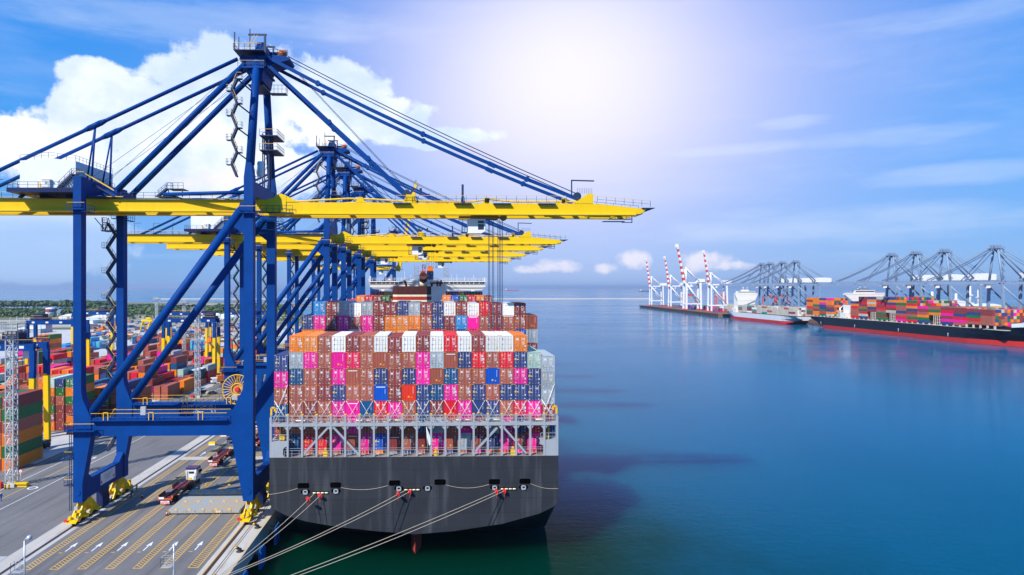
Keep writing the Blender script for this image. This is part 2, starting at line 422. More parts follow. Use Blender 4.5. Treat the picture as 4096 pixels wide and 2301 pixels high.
def land_mat():
    m, nt, b = new_mat('scrub_land')
    n1 = noise(nt, coords(nt, (.45,1.4,1)), .009, 5, .6); n2 = noise(nt, coords(nt), .12, 4)
    c = ramp(nt, n1, [(.36, (.055,.085,.025)), (.46, (.15,.15,.07)), (.54, (.40,.36,.28)), (.68, (.52,.49,.43))])
    c = mix(nt, ramp(nt, n2, [(.35, .35), (.65, 0.0)]), c, (.07,.085,.04))
    nt.links.new(c, b.inputs['Base Color']); b.inputs['Roughness'].default_value = .95
    return m
M['asphalt'] = asphalt_mat(); M['concrete'] = concrete_mat('pale_concrete', (.42,.405,.38), (.26,.24,.215))
M['land'] = land_mat(); M['quayside'] = concrete_mat('quay_concrete', (.46,.43,.37), (.30,.27,.22))
M['lot'] = concrete_mat('gravel_lot', (.46,.44,.41), (.32,.31,.29))

t = MB()
t.prism([(-36,20),(-36,640),(-90,720),(-170,940),(-300,1280),(-560,1340),(-820,1320),(-1300,1290),(-2600,1300),(-2600,20)], -9, -.006, 'z')
tag(t.build('terrain', M['land']), 'scrubby green and sandy land behind the container yard', 'land', kind='structure')
t = MB(); t.prism([(-820,1760),(-560,1790),(-300,1750),(-260,1820),(-600,2150),(-3000,2100),(-3000,1730)], -9, -3.2, 'z')
tag(t.build('far_bank_terrain', M['land']), 'low far bank beyond the inlet at left', 'land', kind='structure')
t = MB(); t.prism([(503,300),(503,1072),(456,1085),(486,1605),(560,1640),(1000,1640),(1900,1200),(2200,300)], -9, 0, 'z')
tag(t.build('far_quay_terrain', M['barge']), 'brown quay platform of the port across the basin', 'quay', kind='structure')

g = MB(); g.box(-330,-36,20,430,-.004,0.0)
tag(g.build('asphalt_ground', M['asphalt']), 'grey asphalt apron and yard', 'ground', kind='structure')
g = MB(); g.box(-600,-120,430,700,-.004,0.0); g.box(-330,-110,330,429,.002,.006)
tag(g.build('gravel_lot_ground', M['lot']), 'pale bare lot behind the container yard', 'ground', kind='structure')
g = MB()
g.box(-68.6,-64.4,20,430,.0,.004); g.box(-330,-68.7,107.5,110.2,0,.004); g.box(-64.3,-36.1,170.5,173.6,0,.004)
g.box(-330,-98,168,204,0,.004); g.box(-109.5,-106,204.1,430,0,.004)
g.box(-110,-98,280,330,.0,.005)
tag(g.build('concrete_pavement', M['concrete']), 'pale concrete strips let into the asphalt', 'pavement', kind='structure')

# quay edge beam on piles
q = MB(); q.box(-36,-31.2,20,640,-2.6,.006)
for k in range(60):
    y = 60+9.6*k; q.box(-33.9,-31.3,y,y+1.1,-4.0,-2.6)
    q.tube((-32.2,y+4.5,-9),(-32.2,y+4.5,-2.6),.55,10); q.tube((-34.6,y+4.5,-9),(-34.6,y+4.5,-2.6),.55,10)
tag(q.build('quay_pavement', M['quayside']), 'cream concrete quay edge standing on piles over the water', 'quay', kind='structure')
r = MB()
for x in (-34.85,-65.55):
    r.box(x-.32,x+.32,20,430,.006,.010,1); r.box(x-.09,x+.09,20,430,.010,.05,0)
r.box(-33.72,-33.58,20,430,.007,.012,1); r.box(-33.32,-33.2,20,430,.007,.012,1)
tag(r.build('crane_rails_track', [M['steelrail'], M['brownrail']]), 'dark crane rails and cable slots running along the quay', 'rails', kind='structure')

# painted markings
y = MB(); z0, z1 = .008, .012
def quad(mb, p, z, mat=0): mb.add([(a, b_, z) for a, b_ in p], [tuple(range(len(p)))], mat)
for k in range(7):
    x0 = -63.3+4.17*k; x1 = x0+1.32 if k < 6 else x0+1.62; lw = .13
    yy0 = 104.8
    quad(y, [(x0,yy0),(x0+lw,yy0),(x0+lw,400),(x0,400)], z1)
    quad(y, [(x1-lw,yy0),(x1,yy0),(x1,400),(x1-lw,400)], z1)
    quad(y, [(x0+lw,yy0),(x1-lw,yy0),(x1-lw,yy0+.2),(x0+lw,yy0+.2)], z1)
    n = int(294/.68)
    for i in range(n):
        a = yy0+.35+.68*i
        quad(y, [(x0+lw,a+.85),(x1-lw,a),(x1-lw,a+.15),(x0+lw,a+1.0)], z1)
for k in range(6):
    x = -61.3+4.17*k; quad(y, [(x,111.2),(x+.62,111.2),(x+.62,111.45),(x,111.45)], z1)
for x in (-88.6,-96.6): quad(y, [(x-.08,30),(x+.08,30),(x+.08,400),(x-.08,400)], z1)
for x in (-67.25,-35.3,-31.45): quad(y, [(x-.07,30),(x+.07,30),(x+.07,400),(x-.07,400)], z1)
quad(y, [(-69.0,60),(-68.8,60),(-68.8,107),(-69.0,107)], z1)
tag(y.build('yellow_road_markings', M['yellowmark']), 'yellow ladder lane markings and lines painted on the apron', 'markings', kind='structure')
wm = MB()
def arrow(x, y0, s=1.0, d=1):
    L = 4.0*s
    quad(wm, [(x-.10,y0),(x+.10,y0),(x+.10,y0+d*L*.58),(x-.10,y0+d*L*.58)] if d > 0 else [(x+.10,y0),(x-.10,y0),(x-.10,y0+d*L*.58),(x+.10,y0+d*L*.58)], z1)
    p = [(x-.42,y0+d*L*.52),(x+.42,y0+d*L*.52),(x,y0+d*L)]
    quad(wm, p if d > 0 else [p[1],p[0],p[2]], z1)
for k in range(6):
    arrow(-60.55+4.17*k, 111.9); arrow(-60.55+4.17*k, 174.6, 1.1)
arrow(-94, 176, 1.2, -1); arrow(-86.6, 170, 1.2); arrow(-94, 250, 1.2, -1); arrow(-86.6, 250, 1.2)
for x in (-84.6,-92.6): quad(wm, [(x-.08,30),(x+.08,30),(x+.08,400),(x-.08,400)], z1)
cx, cy = G(82,1227.5); n = 24
for i in range(n):
    a, b_ = 2*pi*i/n, 2*pi*(i+1)/n
    quad(wm, [(cx+.72*cos(a),cy+.72*sin(a)),(cx+1.05*cos(a),cy+1.05*sin(a)),(cx+1.05*cos(b_),cy+1.05*sin(b_)),(cx+.72*cos(b_),cy+.72*sin(b_))], z1)
tag(wm.build('white_road_markings', M['whitemark']), 'white arrows and lane lines painted on the asphalt', 'markings', kind='structure')

# bollards, fenders on the quay edge
def bollard():
    m = MB(); m.lathe((0,0,0), [(.55,0),(.55,.08),(.34,.14),(.30,.42),(.34,.5)], 16, 0)
    m.bar((0,0,.42),(-.62,-.1,.78),.42,.34,0); m.lathe((-.55,-.1,.62), [(.1,0),(.26,.05),(.26,.2),(.14,.28)], 12, 1)
    return m.mesh('bollard', [M['dark'], M['sticker']])
bm_ = bollard(); BOLL = [(121.9,'beside the near crane wheels'),(111.0,'in front of the near crane wheels'),(100.2,'nearest the camera'),(89.4,'beyond the frame')]
for yb, w_ in BOLL[:2]:
    o = bpy.data.objects.new('mooring_bollard', bm_); COL.objects.link(o); o.location = (-32.15,yb,.006)
    tag(o, 'black curved mooring bollard on the pale quay edge '+w_, 'bollard', 'mooring bollards')
for yb in (100.2, 89.4):
    o = bpy.data.objects.new('mooring_bollard', bm_); COL.objects.link(o); o.location = (-32.15,yb,.006)
    tag(o, 'black mooring bollard at the near quay edge holding taut ropes, '+('upper' if yb > 95 else 'lower')+' one', 'bollard', 'mooring bollards')
def fender():
    r_ = empty('fender')
    m = MB(); m.prism([(-.2,-1.7),(.2,-1.7),(.2,1.5),(.0,1.9),(-.2,1.9)], -1.5, 1.5, 'y'); p = m.build('fender_panel', M['fender'], r_)
    m = MB(); m.box(-.26,-.205,-1.45,1.45,-1.5,1.4); m.build('rubber_pad', M['galv'], p)
    for yy in (-1.0, 1.0):
        m = MB()
        for k in range(12):
            a = Vector((-1.25,yy,1.75)).lerp(Vector((-.1,yy,1.2)), (k+.5)/12)
            m.cbox(a, (.10,.06 if k % 2 else .16,.16 if k % 2 else .06))
        m.build('chain', M['galv'], r_)
    m = MB()
    m.tube((-1.6,0,0),(-.25,0,0),.5,14); m.build('rubber_cone', M['dark'], r_)
    return r_
f0 = fender()
for i, (yf, lb) in enumerate([(116.5,'lowest blue fender panel hung on white chains at the quay'),(127.4,'blue chained fender panel under the dark stern corner of the ship'),(105.7,'blue fender panel by the near mooring ropes')]):
    f = f0 if i == 0 else copy_tree(f0); f.location = (-29.9,yf,-3.3); tag(f, lb, 'fender', 'quay fenders')

# breakwater
b = MB()
nseg = 60
for i in range(nseg):
    x = -1150+i*(2050/nseg); b.prism([(2786,-9),(2800,-9),(2795,-2.0),(2790,-1.7-.5*random.random())], x, x+2050/nseg, 'x')
tag(b.build('breakwater', M['sandy']), 'long low pale breakwater crossing the sea near the horizon', 'breakwater')

def haze(density):
    m = bpy.data.materials.new('haze_air'); m.use_nodes = True; nt = m.node_tree
    for n in list(nt.nodes): nt.nodes.remove(n)
    out = nd(nt, 'ShaderNodeOutputMaterial'); pv = nd(nt, 'ShaderNodeVolumePrincipled')
    pv.inputs['Color'].default_value = (.62,.76,.95,1); pv.inputs['Density'].default_value = density; pv.inputs['Anisotropy'].default_value = .2
    nt.links.new(pv.outputs['Volume'], out.inputs['Volume'])
    h = MB(); h.box(-61000,61000,-2500,71000,-10.5,136); tag(h.build('haze', m), 'thin blue sea haze over the whole harbour', 'haze', kind='stuff')
haze(5e-5)
M['trolley'] = paint('trolley_ochre', (.30,.20,.05), .6)
# ================================================================ blue and yellow ship-to-shore cranes
BO = (-50.0, 0.0, 0.0)          # the crane's base point in the coordinates the parts are drawn in
YC0 = 134.3
_wm = []
def WHEEL_ME():
    if not _wm:
        m = MB(); m.lathe((0,0,0), [(.38,-.28),(.42,-.22),(.42,.22),(.38,.28)], 12, 0, 'x'); _wm.append(m.mesh('wheel', M['dark']))
    return _wm[0]
def sts_crane(raised=False):
    R = empty('quay_crane', (BO[0], 0, 0))
    bl, ye, yr, ra = M['blue'], M['yellow'], M['yrail'], M['rail']
    def B(m, name, mats, parent=R): return m.build(name, mats, parent, BO if parent is R else BO)
    fr = {-1: (-9.2,-7.4), 1: (7.4,9.2)}
    for s in (-1, 1):
        y0, y1 = fr[s]
        ym = (y0+y1)/2
        # landside leg: upper box, flare, taper below the portal beam
        m = MB()
        m.prism([(-66.3,3.8),(-64.65,3.8),(-64.65,7.2),(-63.1,15.8),(-63.1,19.1),(-63.7,20.6),(-64.6,22.6),(-64.85,24.0),(-64.85,63.3),(-66.3,63.3)], y0, y1, 'y')
        m.lathe((-65.5,y0-.02,5.6), [(.55,-.10),(.55,0)], 14, 0, 'y')
        for z in (17.5, 40, 56.9): m.box(-66.33,-64.82 if z > 25 else -63.08,y0-.03,y1+.03,z,z+.12)
        B(m, 'portal_leg', bl)
        m = MB()
        m.prism([(-35.6,3.8),(-33.8,3.8),(-33.8,63.3),(-35.5,63.3),(-35.5,25.6),(-35.8,24.0),(-36.8,22.0),(-38.2,19.1),(-38.2,15.8),(-37.7,15.3)], y0, y1, 'y')
        m.lathe((-34.7,y0-.02,5.6), [(.55,-.10),(.55,0)], 14, 0, 'y')
        for z in (12.3, 40, 56.9): m.box(-35.53 if z > 25 else -37.0,-33.77,y0-.03,y1+.03,z,z+.12)
        B(m, 'portal_leg', bl)
        # portal beam with walkway
        m = MB(); m.box(-63.1,-38.2,y0+.2,y1-.2,15.85,19.1)
        m.box(-63.0,-38.3,y0-.7,y0+.2,18.75,18.85)
        pb = B(m, 'portal_beam', bl)
        m = MB(); m.rail([(-62.8,y0-.65,18.85),(-38.4,y0-.65,18.85)], 1.3, 2.4, .07, 0, 1, False)
        m.rail([(-62.8,y1,19.1),(-38.4,y1,19.1)], 1.3, 2.4, .07, 0, 1, False)
        for xx in (-60.5, -52.4, -43.5):
            m.bar((xx,y0-.7,18.9),(xx,y0-.7,20.3),.12,.12,1); m.bar((xx+.8,y0-.7,18.9),(xx+.8,y0-.7,20.3),.12,.12,1); m.bar((xx,y0-.7,20.3),(xx+.8,y0-.7,20.3),.12,.12,1)
        B(m, 'handrail', [ra, yr], pb)
        if s == -1:
            m = MB(); m.box(-66.7,-62.0,y0-1.1,y0,15.9+1.0,17.05); m.rail([(-66.7,y0-1.05,17.05),(-62.0,y0-1.05,17.05)], 1.3, 1.2, .07, 0, 1)
            m.rail([(-67.3,y0-1.05,17.05),(-67.3,y1+.3,17.05)], 1.3, 1.2, .07, 0, 1); m.box(-67.4,-66.3,y0-1.1,y1+.3,16.9,17.05)
            B(m, 'leg_platform', [bl, yr])
            m = MB()
            for (z, zz) in ((2.2,7.0),(7.0,12.0),(12.0,17.0)):
                for xx in (-67.1,-66.75): m.bar((xx,y0+.3,z),(xx,y0+.3,zz),.09,.09)
                for q in range(9): m.bar((-67.1,y0+.3,z+.5*q+.3),(-66.75,y0+.3,z+.5*q+.3),.06,.06)
                m.box(-67.8,-66.3,y0-.2,y0+1.0,zz-.15,zz); m.rail([(-67.8,y0-.2,zz),(-66.4,y0-.2,zz)],1.1,.7,.06,0,1); m.rail([(-67.8,y0-.2,zz),(-67.8,y0+1,zz)],1.1,.7,.06,0,1)
            B(m, 'ladder', [ra, yr])
            m = MB(); m.cbox((-53.4,y0-.55,20.6),(.9,.5,1.5)); B(m, 'control_box', M['galv'])
        # lower diagonal
        m = MB(); m.tube((-63.4,ym,20.0),(-36.2,ym,57.4),.78,18)
        m.tube((-63.4,ym,20.0),(-64.0,ym,19.2),.78,18,r1=.5); m.prism([(-37.7,54.4),(-35.4,52.6),(-35.4,58.6),(-36.3,58.8)], ym-.35, ym+.35, 'y')
        B(m, 'diagonal_brace', bl)
        # upper mast leg
        m = MB(); m.prism([(-35.5,63.3),(-33.8,63.3),(-34.15,66.0),(-35.15,66.0)], y0, y1, 'y'); m.tube((-34.65,s*8.0,65.8),(-34.65,s*3.2,87.2),.82,16,r1=.72)
        B(m, 'mast_leg', bl)
        # mast brace to landside, backstay, outer and inner forestay
        m = MB(); m.tube((-61.6,s*3.2,61.2),(-36.4,s*3.0,86.6),.58,14); m.tube((-61.6,s*3.2,61.2),(-62.6,s*3.2,60.2),.62,14,r1=.4); B(m, 'mast_brace', bl)
        m = MB()
        p0 = Vector((-38.3,s*3.3,86.9)); p1 = Vector((-95,s*3.3,59.6))
        m.tube(p0, p1, .36, 12)
        q = p0.lerp(p1, .475); d = (p1-p0)*.018; m.tube(q-d, q+d, .58, 8); m.tube(q-d*2.0, q-d, .38, 8, r1=.58); m.tube(q+d, q+d*2.0, .58, 8, r1=.38)
        bs = B(m, 'backstay', bl)
        m = MB(); m.tube(q, (q.x-.6,q.y+.3*s,62.6), .2, 8); m.tube(q, (q.x-1.9,q.y-.4*s,62.6), .16, 8); B(m, 'stay_post', bl, bs)
        if not raised:
            m = MB(); pts = [Vector((-33.2,s*3.2,87.6)).lerp(Vector((27.6,s*2.9,60.2)), k/6) - Vector((0,0,1.15*4*(k/6)*(1-k/6))) for k in range(7)]
            for k in range(6): m.bar(pts[k], pts[k+1], .45, .62)
            for k in (1,3,5):
                m.tube(pts[k]-Vector((0,.35,0)), pts[k]+Vector((0,.35,0)), .52, 10)
            m.bar(pts[4]+Vector((2.6,0,-1.1)), pts[4]+Vector((4.0,0,-1.75)), .6, .8)
            B(m, 'forestay', bl)
            m = MB(); a, b_ = Vector((-33.4,s*3.0,86.6)), Vector((-5.6,s*2.9,60.8)); m.bar(a, b_, .45, .62)
            for k in (.45,.72): p = a.lerp(b_, k); m.tube(p-Vector((0,.35,0)), p+Vector((0,.35,0)), .5, 10)
            B(m, 'forestay', bl)
            m = MB()
            for o_ in (0, .35):
                pts = [Vector((-29.2,s*1.4+o_,88.2)).lerp(Vector((27.4,s*1.6+o_,61.6)), k/5) - Vector((0,0,.7*4*(k/5)*(1-k/5))) for k in range(6)]
                m.rope(pts, .055, 5)
            m.rope([(-29.5,s*1.2,87.4),(-5.2,s*1.8,61.6)], .05, 5)
            B(m, 'boom_hoist_rope', M['rail'])
        m = MB(); m.rope([(-38,s*2.6,86),(-64.5,s*2.2,62.4)], .04, 5); m.rope([(-37.5,s*2.2,85),(-66.5,s*2.4,64)], .04, 5); B(m, 'guy_wire', M['rail'])
    # sill beams, bogies
    for x0, x1, nm in ((-66.2,-64.7,0),(-35.5,-33.9,1)):
        m = MB(); m.prism([(-7.4,4.0),(7.4,4.0),(7.4,9.0),(5.4,7.4),(-5.4,7.4),(-7.4,9.0)], x0+.1, x1-.1, 'x')
        m.box(x0,x1,-7.3,7.3,7.4-.001,7.5) if False else None
        sb = B(m, 'sill_beam', M['bluedark'] if False else bl)
        if nm == 0:
            m = MB(); m.box(x1-.1,x1-.04,-2.2,3.6,4.9,7.1); sgn = B(m, 'sign_panel', M['white'], sb)
            for yy in (-1.9, 3.05):
                m = MB(); m.prism([(yy-.22,5.25),(yy+.05,5.05),(yy+.3,5.3),(yy+.12,5.55),(yy+.25,5.85),(yy-.05,5.7),(yy-.3,5.6)], x1-.04, x1-.025, 'x')
                B(m, 'red_emblem', M['redpaint'], sb)
            m = MB()
            for q in range(3): m.box(x1-.04,x1-.028,-.9+.2*q,2.1-.3*q,6.35-.35*q,6.45-.35*q)
            B(m, 'notice_line', M['plate'], sb)
        for s in (-1, 1):
            yc = s*6.6
            b_ = empty('bogie', (0,0,0)); b_.parent = R
            xm = (x0+x1)/2
            m = MB()
            for t in (-.62, .38): m.prism([(yc-2.5,2.35),(yc-2.1,2.95),(yc-.9,3.8),(yc+.9,3.8),(yc+2.1,2.95),(yc+2.5,2.35),(yc+1.7,2.1),(yc+.5,2.75),(yc-.5,2.75),(yc-1.7,2.1)], xm+t, xm+t+.24, 'x')
            m.cbox((xm,yc,3.3),(1.1,.7,.9))
            for k in (-1, 1):
                yy = yc+k*2.1
                for t in (-.72, .50): m.prism([(yy-1.75,.75),(yy-1.2,1.5),(yy-.5,2.35),(yy+.5,2.35),(yy+1.2,1.5),(yy+1.75,.75),(yy+1.2,.6),(yy+.6,1.05),(yy-.6,1.05),(yy-1.2,.6)], xm+t, xm+t+.22, 'x')
                m.cbox((xm,yy,2.1),(1.2,.5,.5)); m.cbox((xm+1.0,yy+.75,1.15),(.55,.55,.55)); m.cbox((xm-1.0,yy-.75,1.15),(.55,.55,.55)); m.tube((xm+1.0,yy+.75,1.1),(xm+1.0,yy-.35,1.35),.2,8); m.tube((xm-1.0,yy-.75,1.1),(xm-1.0,yy+.35,1.35),.2,8)
                m.cbox((xm-.55,yc+k*.75,3.45),(.3,.3,.9)); m.cbox((xm+.55,yc+k*.75,3.45),(.3,.3,.9))
            e = yc+s*4.3; m.cbox((xm,e,1.0),(1.3,.6,.5)); m.bar((xm-.85,e+s*.45,.85),(xm+.85,e+s*.45,.85),.25,.25); m.bar((xm-.8,e+s*.4,.9),(xm-.8,e-s*.8,1.6),.2,.2); m.bar((xm+.8,e+s*.4,.9),(xm+.8,e-s*.8,1.6),.2,.2); m.cbox((xm-.45,e+s*.05,1.6),(.45,.5,.55)); m.cbox((xm+.35,e-s*.2,1.95),(.5,.5,.8))
            m.build('bogie_frame', ye, b_, BO)
            for k in range(6):
                w_ = bpy.data.objects.new('wheel', WHEEL_ME()); COL.objects.link(w_); w_.parent = b_; w_.location = (xm-BO[0],yc-3.75+1.5*k,.42)
            if s == -1:
                m = MB(); m.cbox((xm-1.0,e-.5,1.25),(.6,.15,.5)); m.build('buffer_lamp', M['redpaint'], b_, BO)
                m = MB(); m.cbox((xm+.1,yc-3.35,3.0),(.6,.25,.7)); m.build('junction_box', M['galv'], b_, BO)
        m = MB(); m.box(x0+.1,x1-.1,-1.2,1.2,.5,3.95); m.cbox(((x0+x1)/2+.2,0,1.6),(1.3,2.0,1.6)); B(m, 'sill_equipment', M['bluedark'])
    # top cross beams
    m = MB(); m.box(-66.2,-64.9,-7.4,7.4,60.2,63.1); m.box(-64.9,-62.2,-7.0,9.0,59.95,60.15); m.box(-63.9,-60.8,-4.2,4.2,60.2,61.6); B(m, 'cross_beam', bl)
    m = MB(); m.box(-35.4,-33.9,-7.4,7.4,60.0,62.7); m.rail([(-33.9,-7.2,62.7),(-33.9,8.8,62.7)],1.1,1.6,.06); B(m, 'cross_beam', bl)
    m = MB(); m.tube((-35.4,-7.6,60.7),(-52,-4.2,60.7),.36,12); m.tube((-35.4,7.6,60.7),(-52,4.2,60.7),.36,12); B(m, 'tie_strut', bl)
    m = MB(); m.box(-53.4,-49.4,-4.6,-1.4,60.2,60.35); m.box(-51.2,-48.2,-4.5,-1.5,61.7,61.8); m.rail([(-51.2,-4.5,61.8),(-48.2,-4.5,61.8)],1.1,.8,.06); m.stairs(-53.2,-4.4,60.3,61.8,1,1.8,.8); m.bar((-51,-4.4,60.2),(-51,-4.4,61.7),.15); m.bar((-48.4,-4.4,60.2),(-48.4,-4.4,61.7),.15); B(m, 'service_platform', ra)
    # leg collar platforms
    for x0, x1 in ((-67.3,-63.6),(-36.4,-32.6)):
        for s in (-1, 1):
            m = MB(); y0, y1 = fr[s]; zc = 57.15 if x0 < -50 else 56.6
            m.box(x0+.3,x1-.3,y0-.75,y0-.03,zc,zc+.14); m.box(x1-.65,x1,y0-.6,y1+.6,zc-.4,zc-.26); m.rail([(x0+.3,y0-.72,zc+.14),(x1-.3,y0-.72,zc+.14)],1.15,.9,.07,0,1); m.rail([(x1,y0-.6,zc-.26),(x1,y1+.6,zc-.26)],1.15,.9,.06,0,0)
            B(m, 'leg_platform', [bl, yr])
    # girder and boom
    m = MB()
    for y0, y1 in ((-3.9,-2.7),(2.1,3.3)):
        m.prism([(-101,57.75),(-29.4,57.7),(-29.4,59.8),(-101,59.9)], y0, y1, 'y')
        for k in range(14): m.box(-100+5.1*k,-99.9+5.1*k,y0-.02,y1+.02,57.8,59.8)
        m.box(-101,-29.5,(y0-.5 if y0 < 0 else y0),(y1 if y0 < 0 else y1+.5),57.45,57.68)
    for k in range(8): m.box(-100.5+9*k,-99.9+9*k,-2.7,2.1,58.4,59.2)
    B(m, 'girder', ye)
    m = MB(); m.rail([(-101,-4.3,59.95),(-67.5,-4.3,59.95)],1.1,2.0,.06,0,1); m.rail([(-60,-4.3,59.95),(-36.4,-4.3,59.95)],1.1,2.0,.06); m.rail([(-101,3.7,59.95),(-36.4,3.7,59.95)],1.1,2.0,.06,0,1); m.box(-101,-36.4,-4.5,-3.9,59.9,59.95); m.box(-101,-36.4,3.3,3.9,59.9,59.95)
    for k in range(4): m.path([(-96+6*k,-4.2,59.9),(-96+6*k,-4.2,63.4),(-94+6*k,-4.2,63.4)],.1) if k < 3 else None
    B(m, 'girder_walkway', [ra, yr])
    m = MB(); m.box(-34,-27.5,-4.6,-3.95,57.2,57.35); m.rail([(-33.7,-4.55,57.35),(-27.6,-4.55,57.35)],1.3,1.1,.07); B(m, 'hinge_platform', ra)
    m = MB(); m.box(-34,-27.5,3.4,4.1,57.2,57.35); B(m, 'hinge_platform', ra)
    boom = empty('boom', (-30.4-BO[0], 0, 58.0)); boom.parent = R
    hb = (-30.4, 0, 58.0)
    m = MB()
    for y0, y1 in ((-3.9,-2.7),(2.1,3.3)):
        m.prism([(-29.3,57.3),(39.5,57.3),(40.4,57.9),(40.4,58.3),(38,58.55),(31.5,59.25),(-29.3,59.35)], y0, y1, 'y')
        m.box(-29.2,38.5,(y0-.5 if y0 < 0 else y0),(y1 if y0 < 0 else y1+.5),57.02,57.25)
    for k in range(8): m.box(-27+9*k,-26.4+9*k,-2.7,2.1,58.0,58.8)
    m.box(39.6,40.3,-2.7,2.1,57.4,58.2)
    m.build('boom_girder', ye, boom, hb)
    for y0, y1 in ((-4.05,-3.3),(2.7,3.45)):
        m = MB(); m.prism([(-32.5,57.4),(-29.0,57.2),(-28.9,60.6),(-29.9,61.0),(-30.8,60.7),(-31.4,60.1),(-32.5,59.95)], y0, y1, 'y')
        m.prism([(-28.9,59.4),(-26.6,59.4),(-28.9,60.6)], y0+.05, y1-.05, 'y')
        m.build('boom_hinge', ye, boom, hb)
    m = MB()
    for yy in (-3.6, 2.7):
        m.rope([(-27,yy,59.55),(-17,yy,60.15),(-12,yy,60.0),(-6,yy,59.6),(6,yy,59.5),(10,yy,60.1),(15,yy,59.6),(27,yy,59.7)],.16,8)
        m.prism([(-15.7,59.35),(-13.9,59.35),(-14.4,60.4),(-15.2,60.4)], yy-.3, yy+.3, 'y')
        m.prism([(26.5,59.3),(30.3,59.3),(30.3,61.2),(29.2,61.2)], yy-.35, yy+.35, 'y')
        m.prism([(-6.6,59.3),(-4.0,59.3),(-4.4,60.9),(-6.0,60.9)], yy-.35, yy+.35, 'y')
        for xx in (9.2, 24.2): m.box(xx,xx+.9,yy-.2,yy+.2,59.35,60.4)
    m.build('stay_bracket', ye, boom, hb)
    m = MB()
    m.rail([(-8,-4.2,59.5),(25,-4.2,59.5)],1.2,1.9,.06,0,1); m.rail([(31,-4.2,59.5),(38,-4.2,58.9),(41.4,-4.2,58.6)],1.2,1.5,.06,0,1); m.rail([(31,3.6,59.5),(41.4,3.6,58.6)],1.2,1.5,.06); m.rail([(-8,3.6,59.5),(25,3.6,59.5)],1.2,1.9,.06,0,1)
    for xx in (-8.5, 3.2, 19.5, 10.8):
        m.box(xx,xx+3.4,-4.6,-3.92,59.05,59.25)
    m.box(39.8,42.3,-4.2,-2.4,58.4,58.5); m.box(39.8,42.3,2.0,3.6,58.4,58.5); m.box(41.3,42.3,-2.4,2.0,58.4,58.5); m.box(33.6,38.0,-3.4,-2.2,56.35,56.45); m.box(33.6,38.0,1.4,2.8,56.35,56.45); m.rail([(33.6,-3.4,56.4),(38.0,-3.4,56.4)],.9,1,.07); m.bar((33.6,-3.4,56.4),(35.5,-3.2,57.2),.12); m.bar((38.0,-3.4,55.6),(38.0,-3.4,57.2),.14); m.bar((36,-3.4,55.7),(38,-3.4,55.7),.14)
    m.bar((4.9,-3.8,59.3),(4.9,-3.8,62.9),.42); m.bar((-3.2,-3.4,60.9),(-3.2,-3.4,62.2),.5); m.bar((-5.6,-3.3,60.6),(-4.4,-3.3,62.3),.35)
    m.bar((26.2,-3.2,61.0),(26.2,-3.2,64.0),.22); m.bar((26.2,-3.2,63.9),(30.6,-3.2,63.8),.32,.22)
    for k in range(9): m.bar((27.2+.35*k,-3.9,61.2),(27.2+.35*k,-3.9,62.3),.05)
    m.lathe((-5.9,-3.0,61.2), [(.75,-.25),(.75,.25)], 14, 0, 'y')
    m.lathe((27.3,-3.0,60.8), [(.8,-.25),(.8,.25)], 14, 0, 'y')
    m.build('boom_walkway', [ra, yr], boom, hb)
    m = MB()
    for xx, w_, h in ((-4.9,1.3,1.15),(9.1,.9,.9),(4.55,.8,1.0),(24.1,.7,.8)):
        for k in range(4): m.prism([(xx+k*w_/4,59.4),(xx+(k+.5)*w_/4,59.4),(xx+(k+1.0)*w_/4,59.4+h),(xx+(k+.5)*w_/4,59.4+h)], -3.95,-3.92,'y')
    m.build('hazard_stripe', M['black'], boom, hb)
    if raised: boom.rotation_euler = (0, radians(-79), 0)
    # machinery house
    m = MB(); m.prism([(-77.6,61.4),(-67.4,61.4),(-67.4,66.6),(-72.4,67.15),(-77.6,66.6)], -6.2, 8.2, 'y')
    h = B(m, 'machinery_house', M['white'])
    m = MB(); m.box(-79.2,-66.4,-7.6,9.0,60.6,61.4); m.box(-75.5,-74.5,-3.6,3.0,59.9,60.6); m.box(-70.6,-69.4,-3.6,3.0,59.9,60.6); B(m, 'house_platform', M['bluedark'])
    m = MB(); m.rail([(-79.1,8.8,61.4),(-79.1,-7.5,61.4),(-68,-7.5,61.4)],1.1,1.6,.06)
    m.rail([(-77.6,-6.2,66.6),(-72.4,-6.2,67.15),(-67.4,-6.2,66.6),(-67.4,8.2,66.6)],1.05,1.3,.05); m.stairs(-70.2,-7.2,61.4,64.0,1,2.6,.8)
    m.stairs(-79.0,-4.4,59.95,61.4,1,1.8,.7)
    B(m, 'handrail', ra, h)
    m = MB(); m.box(-73.3,-71.9,-6.75,-6.2,61.4,63.0); m.box(-73.5,-71.7,-6.85,-6.2,63.0,63.12); dr = B(m, 'door', M['white'], h)
    m = MB(); m.box(-72.7,-72.3,-6.78,-6.75,62.2,62.7); B(m, 'door_window', M['plate'], h)
    m = MB(); m.path([(-74.1,-6.5,61.4),(-74.1,-6.5,62.7)],.1); m.path([(-73.75,-6.5,61.4),(-73.75,-6.5,62.7)],.1)
    for k in range(4): m.bar((-74.1,-6.5,61.6+.3*k),(-73.75,-6.5,61.6+.3*k),.06)
    B(m, 'yellow_ladder', yr, h)
    m = MB(); m.stairs(-64.6,-7.0,60.1,63.2,1,3.6,.8,0,1,-1) if False else m.bar((-66.4,-4.8,63.4),(-61.0,-4.8,60.2),.1,.25)
    for k in range(12): m.cbox((-66.2+.43*k,-4.4,63.2-.26*k),(.25,.8,.05))
    m.bar((-66.4,-4.9,64.5),(-61.0,-4.9,61.3),.12,.12,1); m.bar((-66.4,-4.0,64.5),(-61.0,-4.0,61.3),.12,.12,1)
